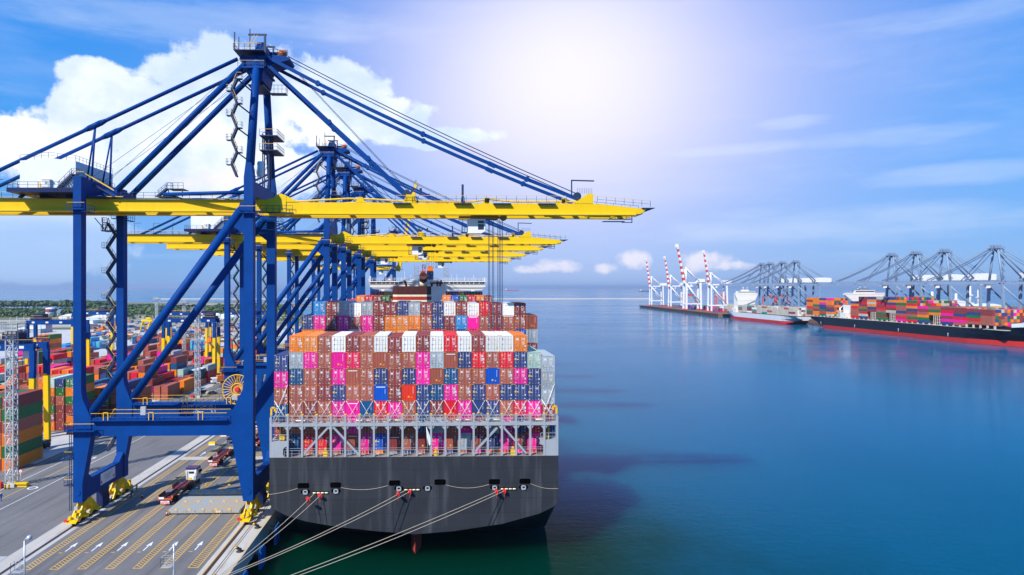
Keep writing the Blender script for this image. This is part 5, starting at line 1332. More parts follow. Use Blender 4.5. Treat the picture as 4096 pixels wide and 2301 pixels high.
# ================================================================ vehicles, people and loose things on the apron
def wheelset(m, x, y, r_=.52, w_=.3, mat=0):
    m.lathe((x-w_/2,y,r_),[(r_*.55,0),(r_,.03),(r_,w_-.03),(r_*.55,w_)],14,mat,'x')
def yard_truck(label):
    # local: rear end of the trailer at y = 0, travelling towards +y
    R = empty('trailer_truck')
    m = MB()
    for x in (-.5,.5): m.box(x-.13,x+.13,.3,12.6,1.05,1.4)
    for k in range(13): m.box(-.37,.37,.6+.95*k,.75+.95*k,1.12,1.34)
    for y0,y1 in ((0.1,4.4),(6.6,10.6)):
        m.box(-1.25,-.6,y0,y1,1.3,1.42); m.box(.6,1.25,y0,y1,1.3,1.42)
    m.box(-1.25,1.25,0,.25,1.0,1.42)
    m.build('trailer_frame', M['maroon'], R)
    for s in (-1,1):
        for y0,y1 in ((.1,3.6),(6.8,10.4)):
            m = MB(); m.add([(s*1.2,y0,1.42),(s*1.2,y1,1.42),(s*1.42,y1,1.95),(s*1.42,y0,1.95),(s*1.27,y0,1.42),(s*1.27,y1,1.42),(s*1.48,y1,1.95),(s*1.48,y0,1.95)],[(0,3,2,1),(4,5,6,7),(3,7,6,2),(0,4,7,3),(1,2,6,5)])
            m.cbox((s*1.34,y0-.02,1.68),(.2,.06,.5),1); m.build('guide_flange', [M['rust'], M['orange']], R)
    m = MB(); m.box(-1.25,1.25,-.05,0,.95,1.3,2); m.box(-1.2,-.2,-.09,-.05,1.3,1.7,0); m.box(-.15,1.2,-.08,-.05,1.25,1.42,3); m.box(-.85,.85,-.07,-.03,.3,.95,0)
    for s in (-1,1):
        for k in range(4):
            z = .3+.17*k; m.add([(s*.04,-.075,z+.02),(s*.8,-.075,z-.22 if z > .5 else .3),(s*.8,-.075,z-.12 if z > .5 else .36),(s*.04,-.075,z+.12)],[(0,1,2,3) if s > 0 else (3,2,1,0)],1)
    m.cbox((-1.3,-.04,1.1),(.2,.08,.25),1); m.cbox((1.3,-.04,1.1),(.2,.08,.25),1)
    m.build('rear_board', [M['white'], M['redpaint'], M['maroon'], M['orange']], R)
    for y in (2.2,3.5,10.6,11.9,15.9):
        for s in (-1,1):
            for xw_ in ((1.0,.66) if y < 15 else (1.0,)):
                m = MB(); wheelset(m, s*xw_, y); m.build('wheel', M['dark'], R)
    m = MB(); m.box(-.45,.45,9.6,16.6,.75,1.05); m.box(-.9,.9,10.0,12.2,1.0,1.1); m.cbox((-1.0,13.4,.85),(.5,1.3,.6)); m.cbox((1.0,13.4,.85),(.5,1.3,.6)); m.build('chassis', M['dark'], R)
    m = MB(); m.prism([(14.3,.95),(16.7,.95),(16.85,1.9),(16.6,3.0),(16.1,3.35),(14.3,3.3)], -1.22, 1.22, 'x'); cab = m.build('cab', M['white'], R)
    m = MB(); m.prism([(14.2,3.3),(16.1,3.36),(16.55,3.1),(16.5,3.4),(16.0,3.75),(14.2,3.65)], -1.24, 1.24, 'x'); m.build('roof_fairing', M['cab_purple'], cab)
    m = MB(); m.box(-.55,.55,14.26,14.3,2.4,2.85); m.build('rear_window', M['glass'], cab)
    m = MB(); m.box(-1.1,1.1,16.72,16.9,2.0,2.9); m.box(1.225,1.24,15.3,16.4,2.1,2.9); m.box(-1.24,-1.225,15.3,16.4,2.1,2.9); m.build('side_window', M['glass'], cab)
    m = MB(); m.tube((1.05,14.0,.9),(1.05,14.0,3.4),.14,8); m.cbox((.9,14.0,1.5),(.5,.4,.9)); m.build('exhaust_stack', M['galv'], cab)
    m = MB(); m.tube((-1.05,14.0,.9),(-1.05,14.0,3.2),.09,8); m.build('air_intake', M['galv'], cab)
    for s in (-1,1): m = MB(); m.cbox((s*1.4,16.3,2.6),(.38,.15,.6)); m.build('mirror', M['dark'], cab)
    m = MB(); m.cbox((-.1,13.6,1.5),(.85,.2,.3)); m.build('coupling_plate', M['yellow'], R)
    return tag(R, label, 'truck', 'terminal trucks with empty skeletal trailers')
tr0 = yard_truck('white cab truck with empty maroon trailer beside the grey hatch cover')
tr0.location = (-53.6,134.8,.012)
for (x, y), lb in (((-53.5,163.2),'white cab truck with empty maroon trailer, ahead of the one beside the hatch cover'),((-49.2,183.0),'maroon trailer truck glimpsed between the two waterside legs, nearer one'),((-53.4,204.0),'maroon trailer truck glimpsed between the waterside legs, farther one')):
    t = copy_tree(tr0); t.location = (x,y,.012); t['label'] = lb
# steel hatch cover lying on the apron
def hatch_mat():
    m, nt, b = new_mat('hatch_steel')
    n1 = noise(nt, coords(nt, (1,.4,1)), .55, 6, .65); n2 = noise(nt, coords(nt), 2.2, 5)
    c = mix(nt, ramp(nt, n1, [(.44,0.0),(.64,1.0)]), (.33,.36,.36), (.44,.34,.22))
    c = mix(nt, ramp(nt, n2, [(.58,0.0),(.78,.6)]), c, (.30,.16,.07))
    nt.links.new(c, b.inputs['Base Color']); b.inputs['Roughness'].default_value = .7
    return m
M['hatch'] = hatch_mat()
def hatch_cover(x0, x1, y0, y1, zb, label, word=None):
    O_ = ((x0+x1)/2,(y0+y1)/2,0); R = empty('hatch_cover', O_)
    m = MB(); m.box(x0,x1,y0+.15,y1,zb,zb+.62)
    for k in range(8):
        a = x0+.05+(x1-x0-.1)*k/8; b_ = x0+.05+(x1-x0-.1)*(k+1)/8; m.box(a+.12,b_-.12,y0+.05,y0+.15,zb+.05,zb+.55)
        m.box(a-.08,a+.08,y0,y0+.15,zb,zb+.62)
    for k in range(3): m.box(x0+.02,x1-.02,y0+2.3+2.6*k,y0+2.34+2.6*k,zb+.62,zb+.635)
    for k in range(6): m.box(x0+.3+2.15*k,x0+1.1+2.15*k,y0+1,y0+1.8,zb-.22,zb); m.box(x0+.3+2.15*k,x0+1.1+2.15*k,y1-1.8,y1-1,zb-.22,zb)
    m.build('cover_plate', M['hatch'], R, O_)
    for yy in (y0+.35, y0+5.2):
        for k in range(5):
            m = MB(); x = x0+1.6+2.5*k; m.cbox((x,yy,zb+.68),(.42,.3,.12)); m.cbox((x-.2,yy+.1,zb+.70),(.2,.2,.16)); m.build('twistlock_socket', M['yrail'], R, O_)
    if word: text_mesh(word, .55, 'cover_lettering', M['whitemark'], R, (x1-4.5-O_[0],y0+.045-O_[1],zb+.12), (pi/2,0,0), .004)
    return tag(R, label, 'hatch cover', 'hatch covers lying on the apron')
hatch_cover(-51.0,-37.4,129.3,138.3,.24,'large grey rust streaked steel hatch cover lying on the lanes by the crane foot','BAP')
hatch_cover(-50.4,-37.4,138.6,141.0,.75,'dark narrow hatch panel standing behind the large grey cover')
# traffic cones
def cone(px, py, label):
    x, y = G(px, py); m = MB(); m.cbox((0,0,.03),(.6,.6,.06)); m.lathe((0,0,.06),[(.24,0),(.17,.35),(.16,.36),(.12,.60),(.11,.61),(.05,.95)],12,0)
    m.lathe((0,0,.42),[(.165,0),(.128,.2)],12,1)
    o = m.build('traffic_cone', [M['funnelred'], M['white']]); o.location = (x,y,.012); tag(o, label, 'traffic cone', 'traffic cones')
M['funnelred2'] = M['funnelred']
cone(357.5,1252,'orange traffic cone standing alone between two lane ladders'); cone(419.7,1297,'orange traffic cone at the near left corner of the hatch cover')

# people
def person(px, py, label, vest, trousers, yaw=0.0, lean=.1, arm=.25, helmet=True, box=None):
    x, y = G(px, py)
    J = dict(pel=(0,0,.95),wai=(0,.01,1.10),che=(0,.0,1.32),nek=(0,0,1.49),hed=(0,-.015,1.60),top=(0,-.01,1.70),
             lh=(-.10,0,.92),lk=(-.115,-.03-lean*.3,.50),la=(-.12,.03-lean,.09),lt=(-.13,-.14-lean,.05),rh=(.10,0,.92),rk=(.115,-.03,.50),ra=(.12,.03+lean,.09),rt=(.13,-.14+lean,.05),
             ls=(-.19,0,1.42),le=(-.25,.02,1.15),lw=(-.24,-.10-arm*.3,.92),rs=(.19,0,1.42),re=(.25,.02,1.15),rw=(.22,-.10-arm,.98))
    E = [('pel','wai'),('wai','che'),('che','nek'),('nek','hed'),('hed','top'),('pel','lh'),('lh','lk'),('lk','la'),('la','lt'),('pel','rh'),('rh','rk'),('rk','ra'),('ra','rt'),('che','ls'),('ls','le'),('le','lw'),('che','rs'),('rs','re'),('re','rw')]
    Rr = dict(pel=.15,wai=.135,che=.165,nek=.065,hed=.095,top=.075,lh=.095,lk=.065,la=.05,lt=.045,rh=.095,rk=.065,ra=.05,rt=.045,ls=.075,le=.05,lw=.036,rs=.075,re=.05,rw=.036)
    names = list(J); me = bpy.data.meshes.new('person_skel'); me.from_pydata([J[k] for k in names], [(names.index(a), names.index(b_)) for a, b_ in E], [])
    t = bpy.data.objects.new('person_skel', me); COL.objects.link(t)
    md = t.modifiers.new('skin', 'SKIN'); sd = t.modifiers.new('sub', 'SUBSURF'); sd.levels = 1; sd.render_levels = 1
    for i, k in enumerate(names):
        sv = me.skin_vertices[0].data[i]; sv.radius = (Rr[k], Rr[k]*(.72 if k in ('che','wai','pel') else 1)); sv.use_root = (k == 'pel')
    dg = bpy.context.evaluated_depsgraph_get(); bm2 = bpy.data.meshes.new_from_object(t.evaluated_get(dg))
    bpy.data.objects.remove(t)
    m = MB(); m.v = [tuple(v.co) for v in bm2.vertices]
    for p in bm2.polygons:
        c_ = p.center; k = 2 if c_.z > 1.50 or (abs(c_.x) > .18 and c_.z < 1.0 and c_.y < -.06 and c_.z > .8) else 0 if c_.z < 1.0 else 1
        if c_.z < .12: k = 3
        m.face(list(p.vertices), k, True)
    bpy.data.meshes.remove(bm2)
    for s, w_ in ((-1,J['lw']),(1,J['rw'])):      # palm, four fingers, thumb
        q = Vector(w_)+Vector((0,-.03,-.05)); m.bar(Vector(w_), q, .07, .035, 2)
        for f in range(4): m.tube(q+Vector((-.03+.02*f,0,0)), q+Vector((-.03+.02*f,-.035,-.05-.012*(f in (1,2)))), .009, 5, 2)
        m.tube(Vector(w_)+Vector((-s*.035,-.01,-.02)), Vector(w_)+Vector((-s*.06,-.04,-.055)), .010, 5, 2)
    m.bar((-.03,-.105,1.60),(.03,-.105,1.60),.012,.01,3); m.cbox((0,-.115,1.57),(.022,.03,.04),2)
    o = m.build('person', [trousers, vest if box else trousers, M['skin'], M['dark']]); o.location = (x,y,.012); o.rotation_euler = (0,0,yaw)
    tag(o, label, 'person', 'port workers')
    if vest:
        m = MB(); b = len(m.v); seg = 14
        for z, rx, ry in ((.98,.165,.125),(1.15,.165,.13),(1.33,.195,.15),(1.44,.16,.12)):
            for i in range(seg): a = 2*pi*i/seg; m.v.append((rx*cos(a),ry*sin(a),z))
        for k in range(3):
            for i in range(seg): j = (i+1)%seg; m.face([b+k*seg+i,b+k*seg+j,b+(k+1)*seg+j,b+(k+1)*seg+i],1 if k == 1 else 0,True)
        m.build('safety_vest', [vest, vest], o)
    if helmet:
        m = MB(); m.lathe((0,-.01,1.645),[(.15,0),(.15,.015),(.118,.02),(.115,.07),(.085,.115),(.03,.135)],14); m.build('helmet', M['helmet'], o)
    return o
P_ = person
P_(331.5,1243,'worker in yellow vest near the far crane wheels, left of a pair', M['vest_yellow'], M['cloth_navy'], .6)
P_(344.0,1238,'worker in yellow vest near the far crane wheels, right of a pair', M['vest_yellow'], M['cloth_navy'], -.5)
P_(330.0,1252.5,'worker in navy overalls and pale top nearest the crane wheels', M['cloth_grey'], M['cloth_navy'], 2.6)
P_(500.0,1239.5,'worker in green vest and yellow helmet walking beside the truck cab', M['vest_green'], M['cloth_grey'], .3, .22)
P_(2.6,1261,'worker in blue overalls and yellow helmet at the left edge of the road', M['fender'], M['fender'], 1.2, .15)
P_(538.5,973.5,'small worker in yellow vest on the road near the orange truck', M['vest_yellow'], M['cloth_navy'], .2, .1)

# road vehicles in the distance
def car(px, py, label, body, rot, pickup=False):
    x, y = G(px, py); R = empty('car', (x,y,.012), rot); tag(R, label, 'car')
    m = MB(); m.prism([(-2.2,.35),(2.2,.35),(2.25,.8),(1.3,.95),(.6,1.45),(-.6 if pickup else -1.6,1.45),(-.8 if pickup else -2.1,.95),(-2.25,.92)], -.85, .85, 'y'); m.build('body', body, R)
    m = MB(); m.prism([(.62,1.0),(1.15,1.0),(.56,1.38),(-.5 if pickup else -1.5,1.38),(-.6 if pickup else -1.7,1.0)], -.87, .87, 'y'); m.build('window', M['glass'], R)
    for sx_ in (-1.35,1.4):
        for sy in (-.8,.8): m = MB(); m.lathe((sx_,sy-.1,.34),[(.2,0),(.34,.02),(.34,.18),(.2,.2)],12,0,'y'); m.build('wheel', M['dark'], R)
    for sy in (-.6,.6): m = MB(); m.cbox((2.24,sy,.68),(.06,.3,.16)); m.build('headlight', M['white'], R)
car(524,948,'white pickup parked by the office on the pale concrete', M['white'], .15, True)
car(532,992,'dark estate car driving on the road beyond the cable reel', M['plate'], .9)
car(512,990,'black van beside the foot of the second lattice mast', M['dark'], .8)
x, y = G(541,966); R = empty('container_truck', (x,y,.012), -.95); tag(R, 'white cab truck carrying an orange container on the yard road', 'truck')
m = MB(); m.prism([(-1.1,.9),(1.1,.9),(1.1,2.6),(.9,3.0),(-.9,3.0),(-1.1,2.6)],-1.6,.6,'y'); cabt = m.build('cab', M['white'], R)
m = MB(); m.box(-.95,.95,-1.66,-1.6,1.8,2.6); m.build('windscreen', M['glass'], cabt)
m = MB(); m.box(-1.1,1.1,.7,13.4,.9,1.2); m.build('chassis', M['dark'], R)
for yy in (-.6,3.2,10.6,11.9): 
    for xw_ in (-.95,.95): m = MB(); wheelset(m,xw_,yy); m.build('wheel', M['dark'], R)
container('Of', x+.9*sin(.95), y+.9*cos(.95), 1.22, 'orange container riding on the white cab truck', 'container on truck', SH, True, -.95)

# foreground lamp poles with their small cages
def lamp_pole(px, py_top, label, lamp, Yp):
    x, y = G(px, 723+FPX*CAMH/Yp); zt = CAMH-(py_top-723)*Yp/FPX; R = empty('lamp_post', (x,y,0)); O_ = (x,y,0); tag(R, label, 'lamp post', 'lamp posts in the foreground')
    m = MB(); m.tube((x,y,0),(x,y,zt),.15,12,0,r1=.10); m.lathe((x,y,0),[(.4,0),(.4,.06),(.22,.1)],12); m.build('pole', M['galv'], R, O_)
    m = MB()
    if lamp:
        m.rope([(x,y,zt-.1),(x+.15,y,zt+.25),(x+.5,y,zt+.4)],.07,6); m.lathe((x+.65,y,zt+.1),[(.2,0),(.36,.15),(.36,.4),(.2,.62)],12)
    else: m.bar((x,y,zt),(x+.15,y,zt+.3),.1)
    m.build('lamp_head', M['galv'], R, O_)
    zc = zt-(4.2 if lamp else 3.0); m = MB()
    m.rail([(x-1.6,y-.4,zc),(x-.3,y-.4,zc)],1.3,.6,.04); m.rail([(x-1.6,y+.4,zc),(x-.3,y+.4,zc)],1.3,.6,.04); m.rail([(x-1.6,y-.4,zc),(x-1.6,y+.4,zc)],1.3,.5,.04); m.box(x-1.6,x-.2,y-.4,y+.4,zc-.05,zc)
    m.bar((x-1.6,y-.4,zc+1.3),(x-.1,y-.4,zc+2.4),.05)
    m.build('cage', M['galv'], R, O_)
lamp_pole(61.5,1360,'slim grey lamp post with a round lamp at the bottom left corner', True, 92)
lamp_pole(437.5,1368,'slim grey post with a white cage over the lane arrows at the bottom', False, 92)
M['pale_dark'] = plain('crane_slate_blue', (.10,.15,.24), .5)
# ================================================================ the port across the basin
def far_ship(x0, y0, y1, wlz, deck, bow_rise, beam, mats, name, label, red=3.2, bow_near=True):
    # side facing the basin lies at x0; hull runs from y1 (stern or bow, far) to y0
    R = empty(name, (x0+beam/2,(y0+y1)/2,-4.6)); O_ = (x0+beam/2,(y0+y1)/2,-4.6); tag(R, label, 'ship')
    L = y1-y0; m = MB(); nst = 26; rows = []
    for i in range(nst+1):
        t = i/nst; y = y0+L*t if bow_near else y1-L*t       # t = 0 at the bow
        bowf = min(1, (t/.16))**.55; sternf = 1-.22*max(0,(t-.9)/.1)**2
        flare = (1-min(1,t/.18))
        hw = beam/2*bowf*sternf; dz = deck+bow_rise*max(0,(1-t/.22))**1.3
        hwb = beam/2*min(1,(t/.24))**.8*(1 if t < .85 else 1-.75*((t-.85)/.15)**1.6)
        zr = -4.6+red+1.2*max(0,1-t/.3)
        zr2 = zr if t < .9 else zr+3.0*((t-.9)/.1)**1.5
        sg = -1 if bow_near else 1
        yb = y+(L*.02*flare*(1 if bow_near else -1))
        rows.append([(-hwb*.98,yb,-5.2 if t < .88 else -5.2+6*((t-.88)/.12)),(-hwb,yb,zr2),(-(hwb*.35+hw*.65),y,zr2+(dz-zr2)*.45),(-hw,y,dz),(hw,y,dz),((hwb*.35+hw*.65),y,zr2+(dz-zr2)*.45),(hwb,yb,zr2),(hwb*.98,yb,-5.2 if t < .88 else -5.2+6*((t-.88)/.12))])
    cx = x0+beam/2; b = len(m.v)
    for r_ in rows: m.v.extend([(cx+p[0],p[1],p[2]) for p in r_])
    for i in range(nst):
        for k in range(7):
            a = b+i*8+k; q = [a,a+8,a+9,a+1]
            m.face(q if bow_near else q[::-1], 1 if k in (0,6) else 2 if k == 3 else 0, False)
    m.face([b+nst*8+k for k in range(8)] if bow_near else [b+nst*8+k for k in reversed(range(8))], 0); m.face([b+k for k in reversed(range(8))], 0)
    m.build('hull', [mats[0], M['hull_red'], M['deck']], R, O_)
    return R, O_
SKEY2 = SKEY
FST = MB()
def fbox(code, x, y, z, L=12.19, h=2.6):
    k = SKEY.index(code); FST.box(x,x+2.438,y,y+L,z+.04,z+h-.04,k)
# black ship: bow towards the camera, beyond the right edge of the picture
BX = 456.0
BR, BO_ = far_ship(BX, 494, 826, 0, 8.3, 5.5, 43, [M['hull_black']], 'container_ship', 'long black hulled container ship with red waterline at the far quay', 3.4)
rb = random.Random(31)
def tower(R, O_, x0, x1, y, z0, z1, wing, label='superstructure', w9=None):
    m = MB(); d_ = 13; w9 = (x1-x0)*.24 if w9 is None else w9
    m.box(x0+w9,x1-w9,y,y+d_,z0,z1-2.6); m.box(x0+.6,x1-.6,y+1.5,y+d_-1,z0,z0+6.5); m.box(x0+4.5,x1-4.5,y+.8,y+d_-.5,z0+6.5,z0+15)
    m.prism([(x0-wing,z1-2.2),(x1+wing,z1-2.2),(x1+wing,z1-3.0),(x1-w9,z1-12),(x0+w9,z1-12),(x0-wing,z1-3.0)], y-.3, y+4, 'y')
    m.box(x0-wing,x1+wing,y-.5,y+5,z1-2.3,z1-.9); m.box(x0+w9,x1-w9,y-.4,y+7,z1-.9,z1+2.4); m.rail([(x0-wing,y-.4,z1-.9),(x0+w9,y-.4,z1-.9)],1.2,2,.15); m.rail([(x1-w9,y-.4,z1-.9),(x1+wing,y-.4,z1-.9)],1.2,2,.15)
    for k in range(6): m.box(x0+w9-.1,x1-w9+.1,y-.05,y+d_+.05,z0+3*k+2.5,z0+3*k+2.62)
    m.box((x0+x1)/2-5,(x0+x1)/2+4,y+1,y+8,z1+2.4,z1+4.6)
    s = m.build(label, M['shipwhite'], R, O_)
    m = MB(); m.box(x0+w9+.6,x1-w9-.6,y-.46,y-.4,z1+.5,z1+1.6); m.build('bridge_window', M['glass'], s, O_)
    m = MB(); xc = (x0+x1)/2; m.tube((xc-3,y+4,z1+4),(xc-3,y+4,z1+9),.35,6); m.bar((xc-5,y+4,z1+7.5),(xc-1,y+4,z1+7.5),.3); m.tube((xc+3,y+4,z1+4),(xc+3,y+4,z1+9),.3,6); m.lathe((xc+5.5,y+5,z1+1),[(.6,0),(1.3,.8),(1.3,1.8),(.6,2.6)],10); m.build('radar_mast', M['shipwhite'], s, O_)
    m = MB(); m.box(xc-4,xc+4,y+d_+4,y+d_+12,z0,z1-9); m.build('funnel_casing', M['shipwhite'], R, O_)
tower(BR, BO_, BX, BX+43, 741, 8.3, 37.5, 1.0)
bays = [(811,8,'O'),(797,8,'O'),(783,8,'O'),(769,8,'O'),(722,7,''),(707.5,9,''),(693,9,''),(678,9,''),(663,9,''),(648,8,''),(633,8,''),(618,6,''),(603,6,''),(588,6,''),(573,6,''),(558,5,''),(543,5,'')]
pl = 'DDBBOORPgNDBRNEg'
for y0, nt_, pref in bays:
    base = 9.6+(2.0 if y0 < 560 else 0)
    for c_ in range(16):
        for i in range(nt_):
            if (c_ < 2 and y0 in (603,663,693) and i < 3): continue
            code = rb.choice(pl+('OOOOOOO' if pref == 'O' else '')) 
            fbox(code, BX+.9+2.58*c_, y0, base+2.62*i)
m = MB()
for k in range(38): y = 540+7.4*k; m.box(BX+.2,BX+1.6,y,y+.9,8.3,9.9+(1.5 if y < 570 else 0))
m.box(BX+.5,BX+42.5,530,825,8.0,8.6); m.build('hatch_coaming', M['sandy'], BR, BO_)
for y in (602,662,752,692):
    m = MB()
    for k in range(4):
        m.bar((BX+1.2,y+2.4*k,8.4),(BX+1.2,y+2.4*k,17.5),.45)
    for z in (11.2,14,16.8): m.bar((BX+1.2,y,z),(BX+1.2,y+7.2,z),.35); m.bar((BX+1.2,y,z),(BX+14,y,z),.35)
    m.build('lashing_bridge', M['sandy'], BR, BO_)
m = MB(); m.prism([(497,13.5),(528,10.8),(528,13.8),(500,17.0)], BX+4, BX+39, 'x'); m.build('breakwater_plate', M['white'], BR, BO_)
m = MB(); m.tube((BX+21,528,11),(BX+21,528,25),.55,8); m.bar((BX+17,528,20.5),(BX+25,528,20.5),.5); m.cbox((BX+21,528,24),(2.5,1,1)); m.build('foremast', M['shipwhite'], BR, BO_)
m = MB(); m.tube((BX+3,757,8),(BX+3,757,20),.8,8); m.bar((BX+3,757,19),(BX+9,757,25),.8); m.build('deck_crane', M['shipwhite'], BR, BO_)
m = MB(); m.lathe((BX+2.4,760,15),[(1,-3.4),(1.6,-2.2),(1.6,2.2),(1,3.4)],10,0,'y'); m.build('lifeboat', M['orange'], BR, BO_)
for y in (790,725,655,590): # white draught and tug marks on the side
    m = MB(); m.box(BX-.06,BX-.02,y,y+.5,-.6,1.8); m.box(BX-.06,BX-.02,y-.5,y+1.0,1.8,2.3); m.build('tug_mark', M['white'], BR, BO_)
# white hulled ship farther off, bow to the left (away)
WX = 452.0
WR, WO_ = far_ship(WX, 845, 1072, 0, 5.8, 4.0, 32, [M['hull_white']], 'container_ship', 'white hulled container ship moored beyond the black one', 3.6, False)
tower(WR, WO_, WX, WX+32, 1010, 5.8, 35, 1.0, 'superstructure', 2.6)
for y0 in (1030,1044): 
    for c_ in range(12):
        for i in range(4): fbox(rb.choice('EEEEEBW'), WX+.7+2.55*c_, y0, 6.6+2.6*i)
for y0, nt_ in ((992,4),(978,4),(963,4),(948,3),(933,4),(918,4),(903,4),(888,3),(873,4),(858,4),(846,4)):
    for c_ in range(12):
        for i in range(nt_):
            fbox(rb.choice('EEEEEEEBDtW'), WX+.7+2.55*c_, y0, 6.6+2.6*i)
m = MB(); m.lathe((WX+2,1003,13),[(1,-3),(1.5,-2),(1.5,2),(1,3)],10,0,'y'); m.build('lifeboat', M['orange'], WR, WO_)
m = MB(); m.prism([(1050,9.5),(1072,10.5),(1072,12.5),(1050,10.2)],WX+1,WX+31,'x'); m.build('bulwark', M['white'], WR, WO_)
# pale blue ship-to-shore cranes: booms reach left over the moored ships
def pale_crane(xw, y, label):
    R = empty('quay_crane', (xw+15,y,0)); O_ = (xw+15,y,0); mt = M['crane_pale']
    def B(m, nm, mats=mt, par=R): return m.build(nm, mats, par, O_)
    xl = xw+30
    for x in (xw, xl):
        for s in (-1,1): m = MB(); m.add([(x-1.1,y+s*9.5-1,2),(x+1.1,y+s*9.5-1,2),(x+1.1,y+s*9.5+1,2),(x-1.1,y+s*9.5+1,2),(x-1.0,y+s*7.4-.9,47),(x+1.0,y+s*7.4-.9,47),(x+1.0,y+s*7.4+.9,47),(x-1.0,y+s*7.4+.9,47)],[(0,1,5,4),(1,2,6,5),(2,3,7,6),(3,0,4,7),(4,5,6,7)]); B(m, 'portal_leg')
        m = MB(); m.box(x-.9,x+.9,y-10.5,y+10.5,2,4); B(m, 'sill_beam')
        m = MB(); m.box(x-.8,x+.8,y-9,y+9,47,49.5); B(m, 'cross_beam')
        m = MB(); m.box(x-.7,x+.7,y-12,y-6,.2,2); m.box(x-.7,x+.7,y+6,y+12,.2,2); B(m, 'bogie', M['plate'])
    for s in (-1,1):
        m = MB(); m.box(xw,xl,y+s*9-.8,y+s*9+.8,15.5,17.5); B(m, 'portal_beam')
        m = MB(); m.tube((xl,y+s*9,17),(xw,y+s*8.0,44),.8,8); B(m, 'diagonal_brace')
        m = MB(); m.tube((xw,y+s*7.4,48),(xw,y+s*2.6,78),.95,8); B(m, 'mast_leg')
        m = MB(); m.tube((xw+1,y+s*2.4,78),(xl,y+s*3.5,49.5),.75,8); B(m, 'mast_brace')
        m = MB(); m.tube((xw+1.5,y+s*2.4,79.5),(xl+24,y+s*2.8,49),.35,6); B(m, 'backstay')
        for a, z1_ in ((-62,49.6),(-30,49.6)):
            m = MB(); p0 = Vector((xw-1.5,y+s*2.4,79.5)); p1 = Vector((xw+a,y+s*2.6,z1_)); m.rope([p0.lerp(p1,k/5)-Vector((0,0,2.0*4*(k/5)*(1-k/5) if a < -50 else .6*4*(k/5)*(1-k/5))) for k in range(6)],.5,5); B(m, 'forestay', M['pale_dark'])
        m = MB(); m.rope([(xw-2,y+s*1.4,81),(xw-63,y+s*1.8,51)],.12,5); B(m, 'hoist_rope', M['plate'])
    m = MB()
    for yy in (-3.4,2.4): m.box(xw-66,xl+27,y+yy,y+yy+1.0,46.3,48.6)
    for k in range(20): m.box(xw-65+6*k,xw-64+6*k,y-2.4,y+2.4,46.6,47.6)
    m.rail([(xw-66,y-3.8,48.6),(xl+27,y-3.8,48.6)],1.1,3,.14); m.box(xw-66,xl+27,y-4.2,y-3.4,45.9,46.25); B(m, 'girder')
    m = MB(); m.prism([(xl-3,50.5),(xl+19,50.5),(xl+19,56.4),(xl+8,57.2),(xl-3,56.4)],y-5,y+6,'y'); B(m, 'machinery_house', M['white'])
    m = MB(); m.box(xw-4.6,xw+4.6,y-4.2,y+4.2,78.4,79.2); m.box(xw-2,xw+2,y-3.2,y+3.2,79.2,81.6); m.rail([(xw-4.6,y-4.2,79.2),(xw+4.6,y-4.2,79.2)],1.2,1.5,.2)
    for s in (-1,1): m.lathe((xw-2.6,y+s*1.8,81),[(1.1,-.5),(1.1,.5)],10,0,'y'); m.lathe((xw+2.6,y+s*1.8,81),[(1.1,-.5),(1.1,.5)],10,0,'y')
    B(m, 'mast_head')
    m = MB(); m.stairs(xw+1.0,y-6.5,49,77,10,2.0,.9,0,0,1); B(m, 'staircase', M['crane_pale'])
    m = MB(); m.prism([(xw-11,42.4),(xw-7.6,42.6),(xw-7.2,45.8),(xw-11,45.8)],y-3.2,y-.6,'y'); m.box(xw-12,xw-3,y-3,y+3,45.5,46.3); B(m, 'operator_cabin', M['white'])
    return tag(R, label, 'crane', 'pale blue cranes at the far quay')
pc0 = pale_crane(508, 0, 'x')
pl_ = [(600,'nearest pale blue crane, at the right edge above the black ship'),(662,'second pale blue crane from the right edge'),(703,'third pale blue crane from the right edge'),(741,'fourth pale blue crane from the right edge, left one of the near group'),
       (944,'pale blue crane above the white ship, rightmost of the farther group'),(980,'pale blue crane above the white ship, second from the right in the farther group'),(1017,'pale blue crane above the white ship, third from the right in the farther group'),(1043,'pale blue crane above the white ship, leftmost of the farther group')]
for i, (y, lb) in enumerate(pl_):
    c_ = pc0 if i == 0 else copy_tree(pc0); c_.location.y = y; c_['label'] = lb
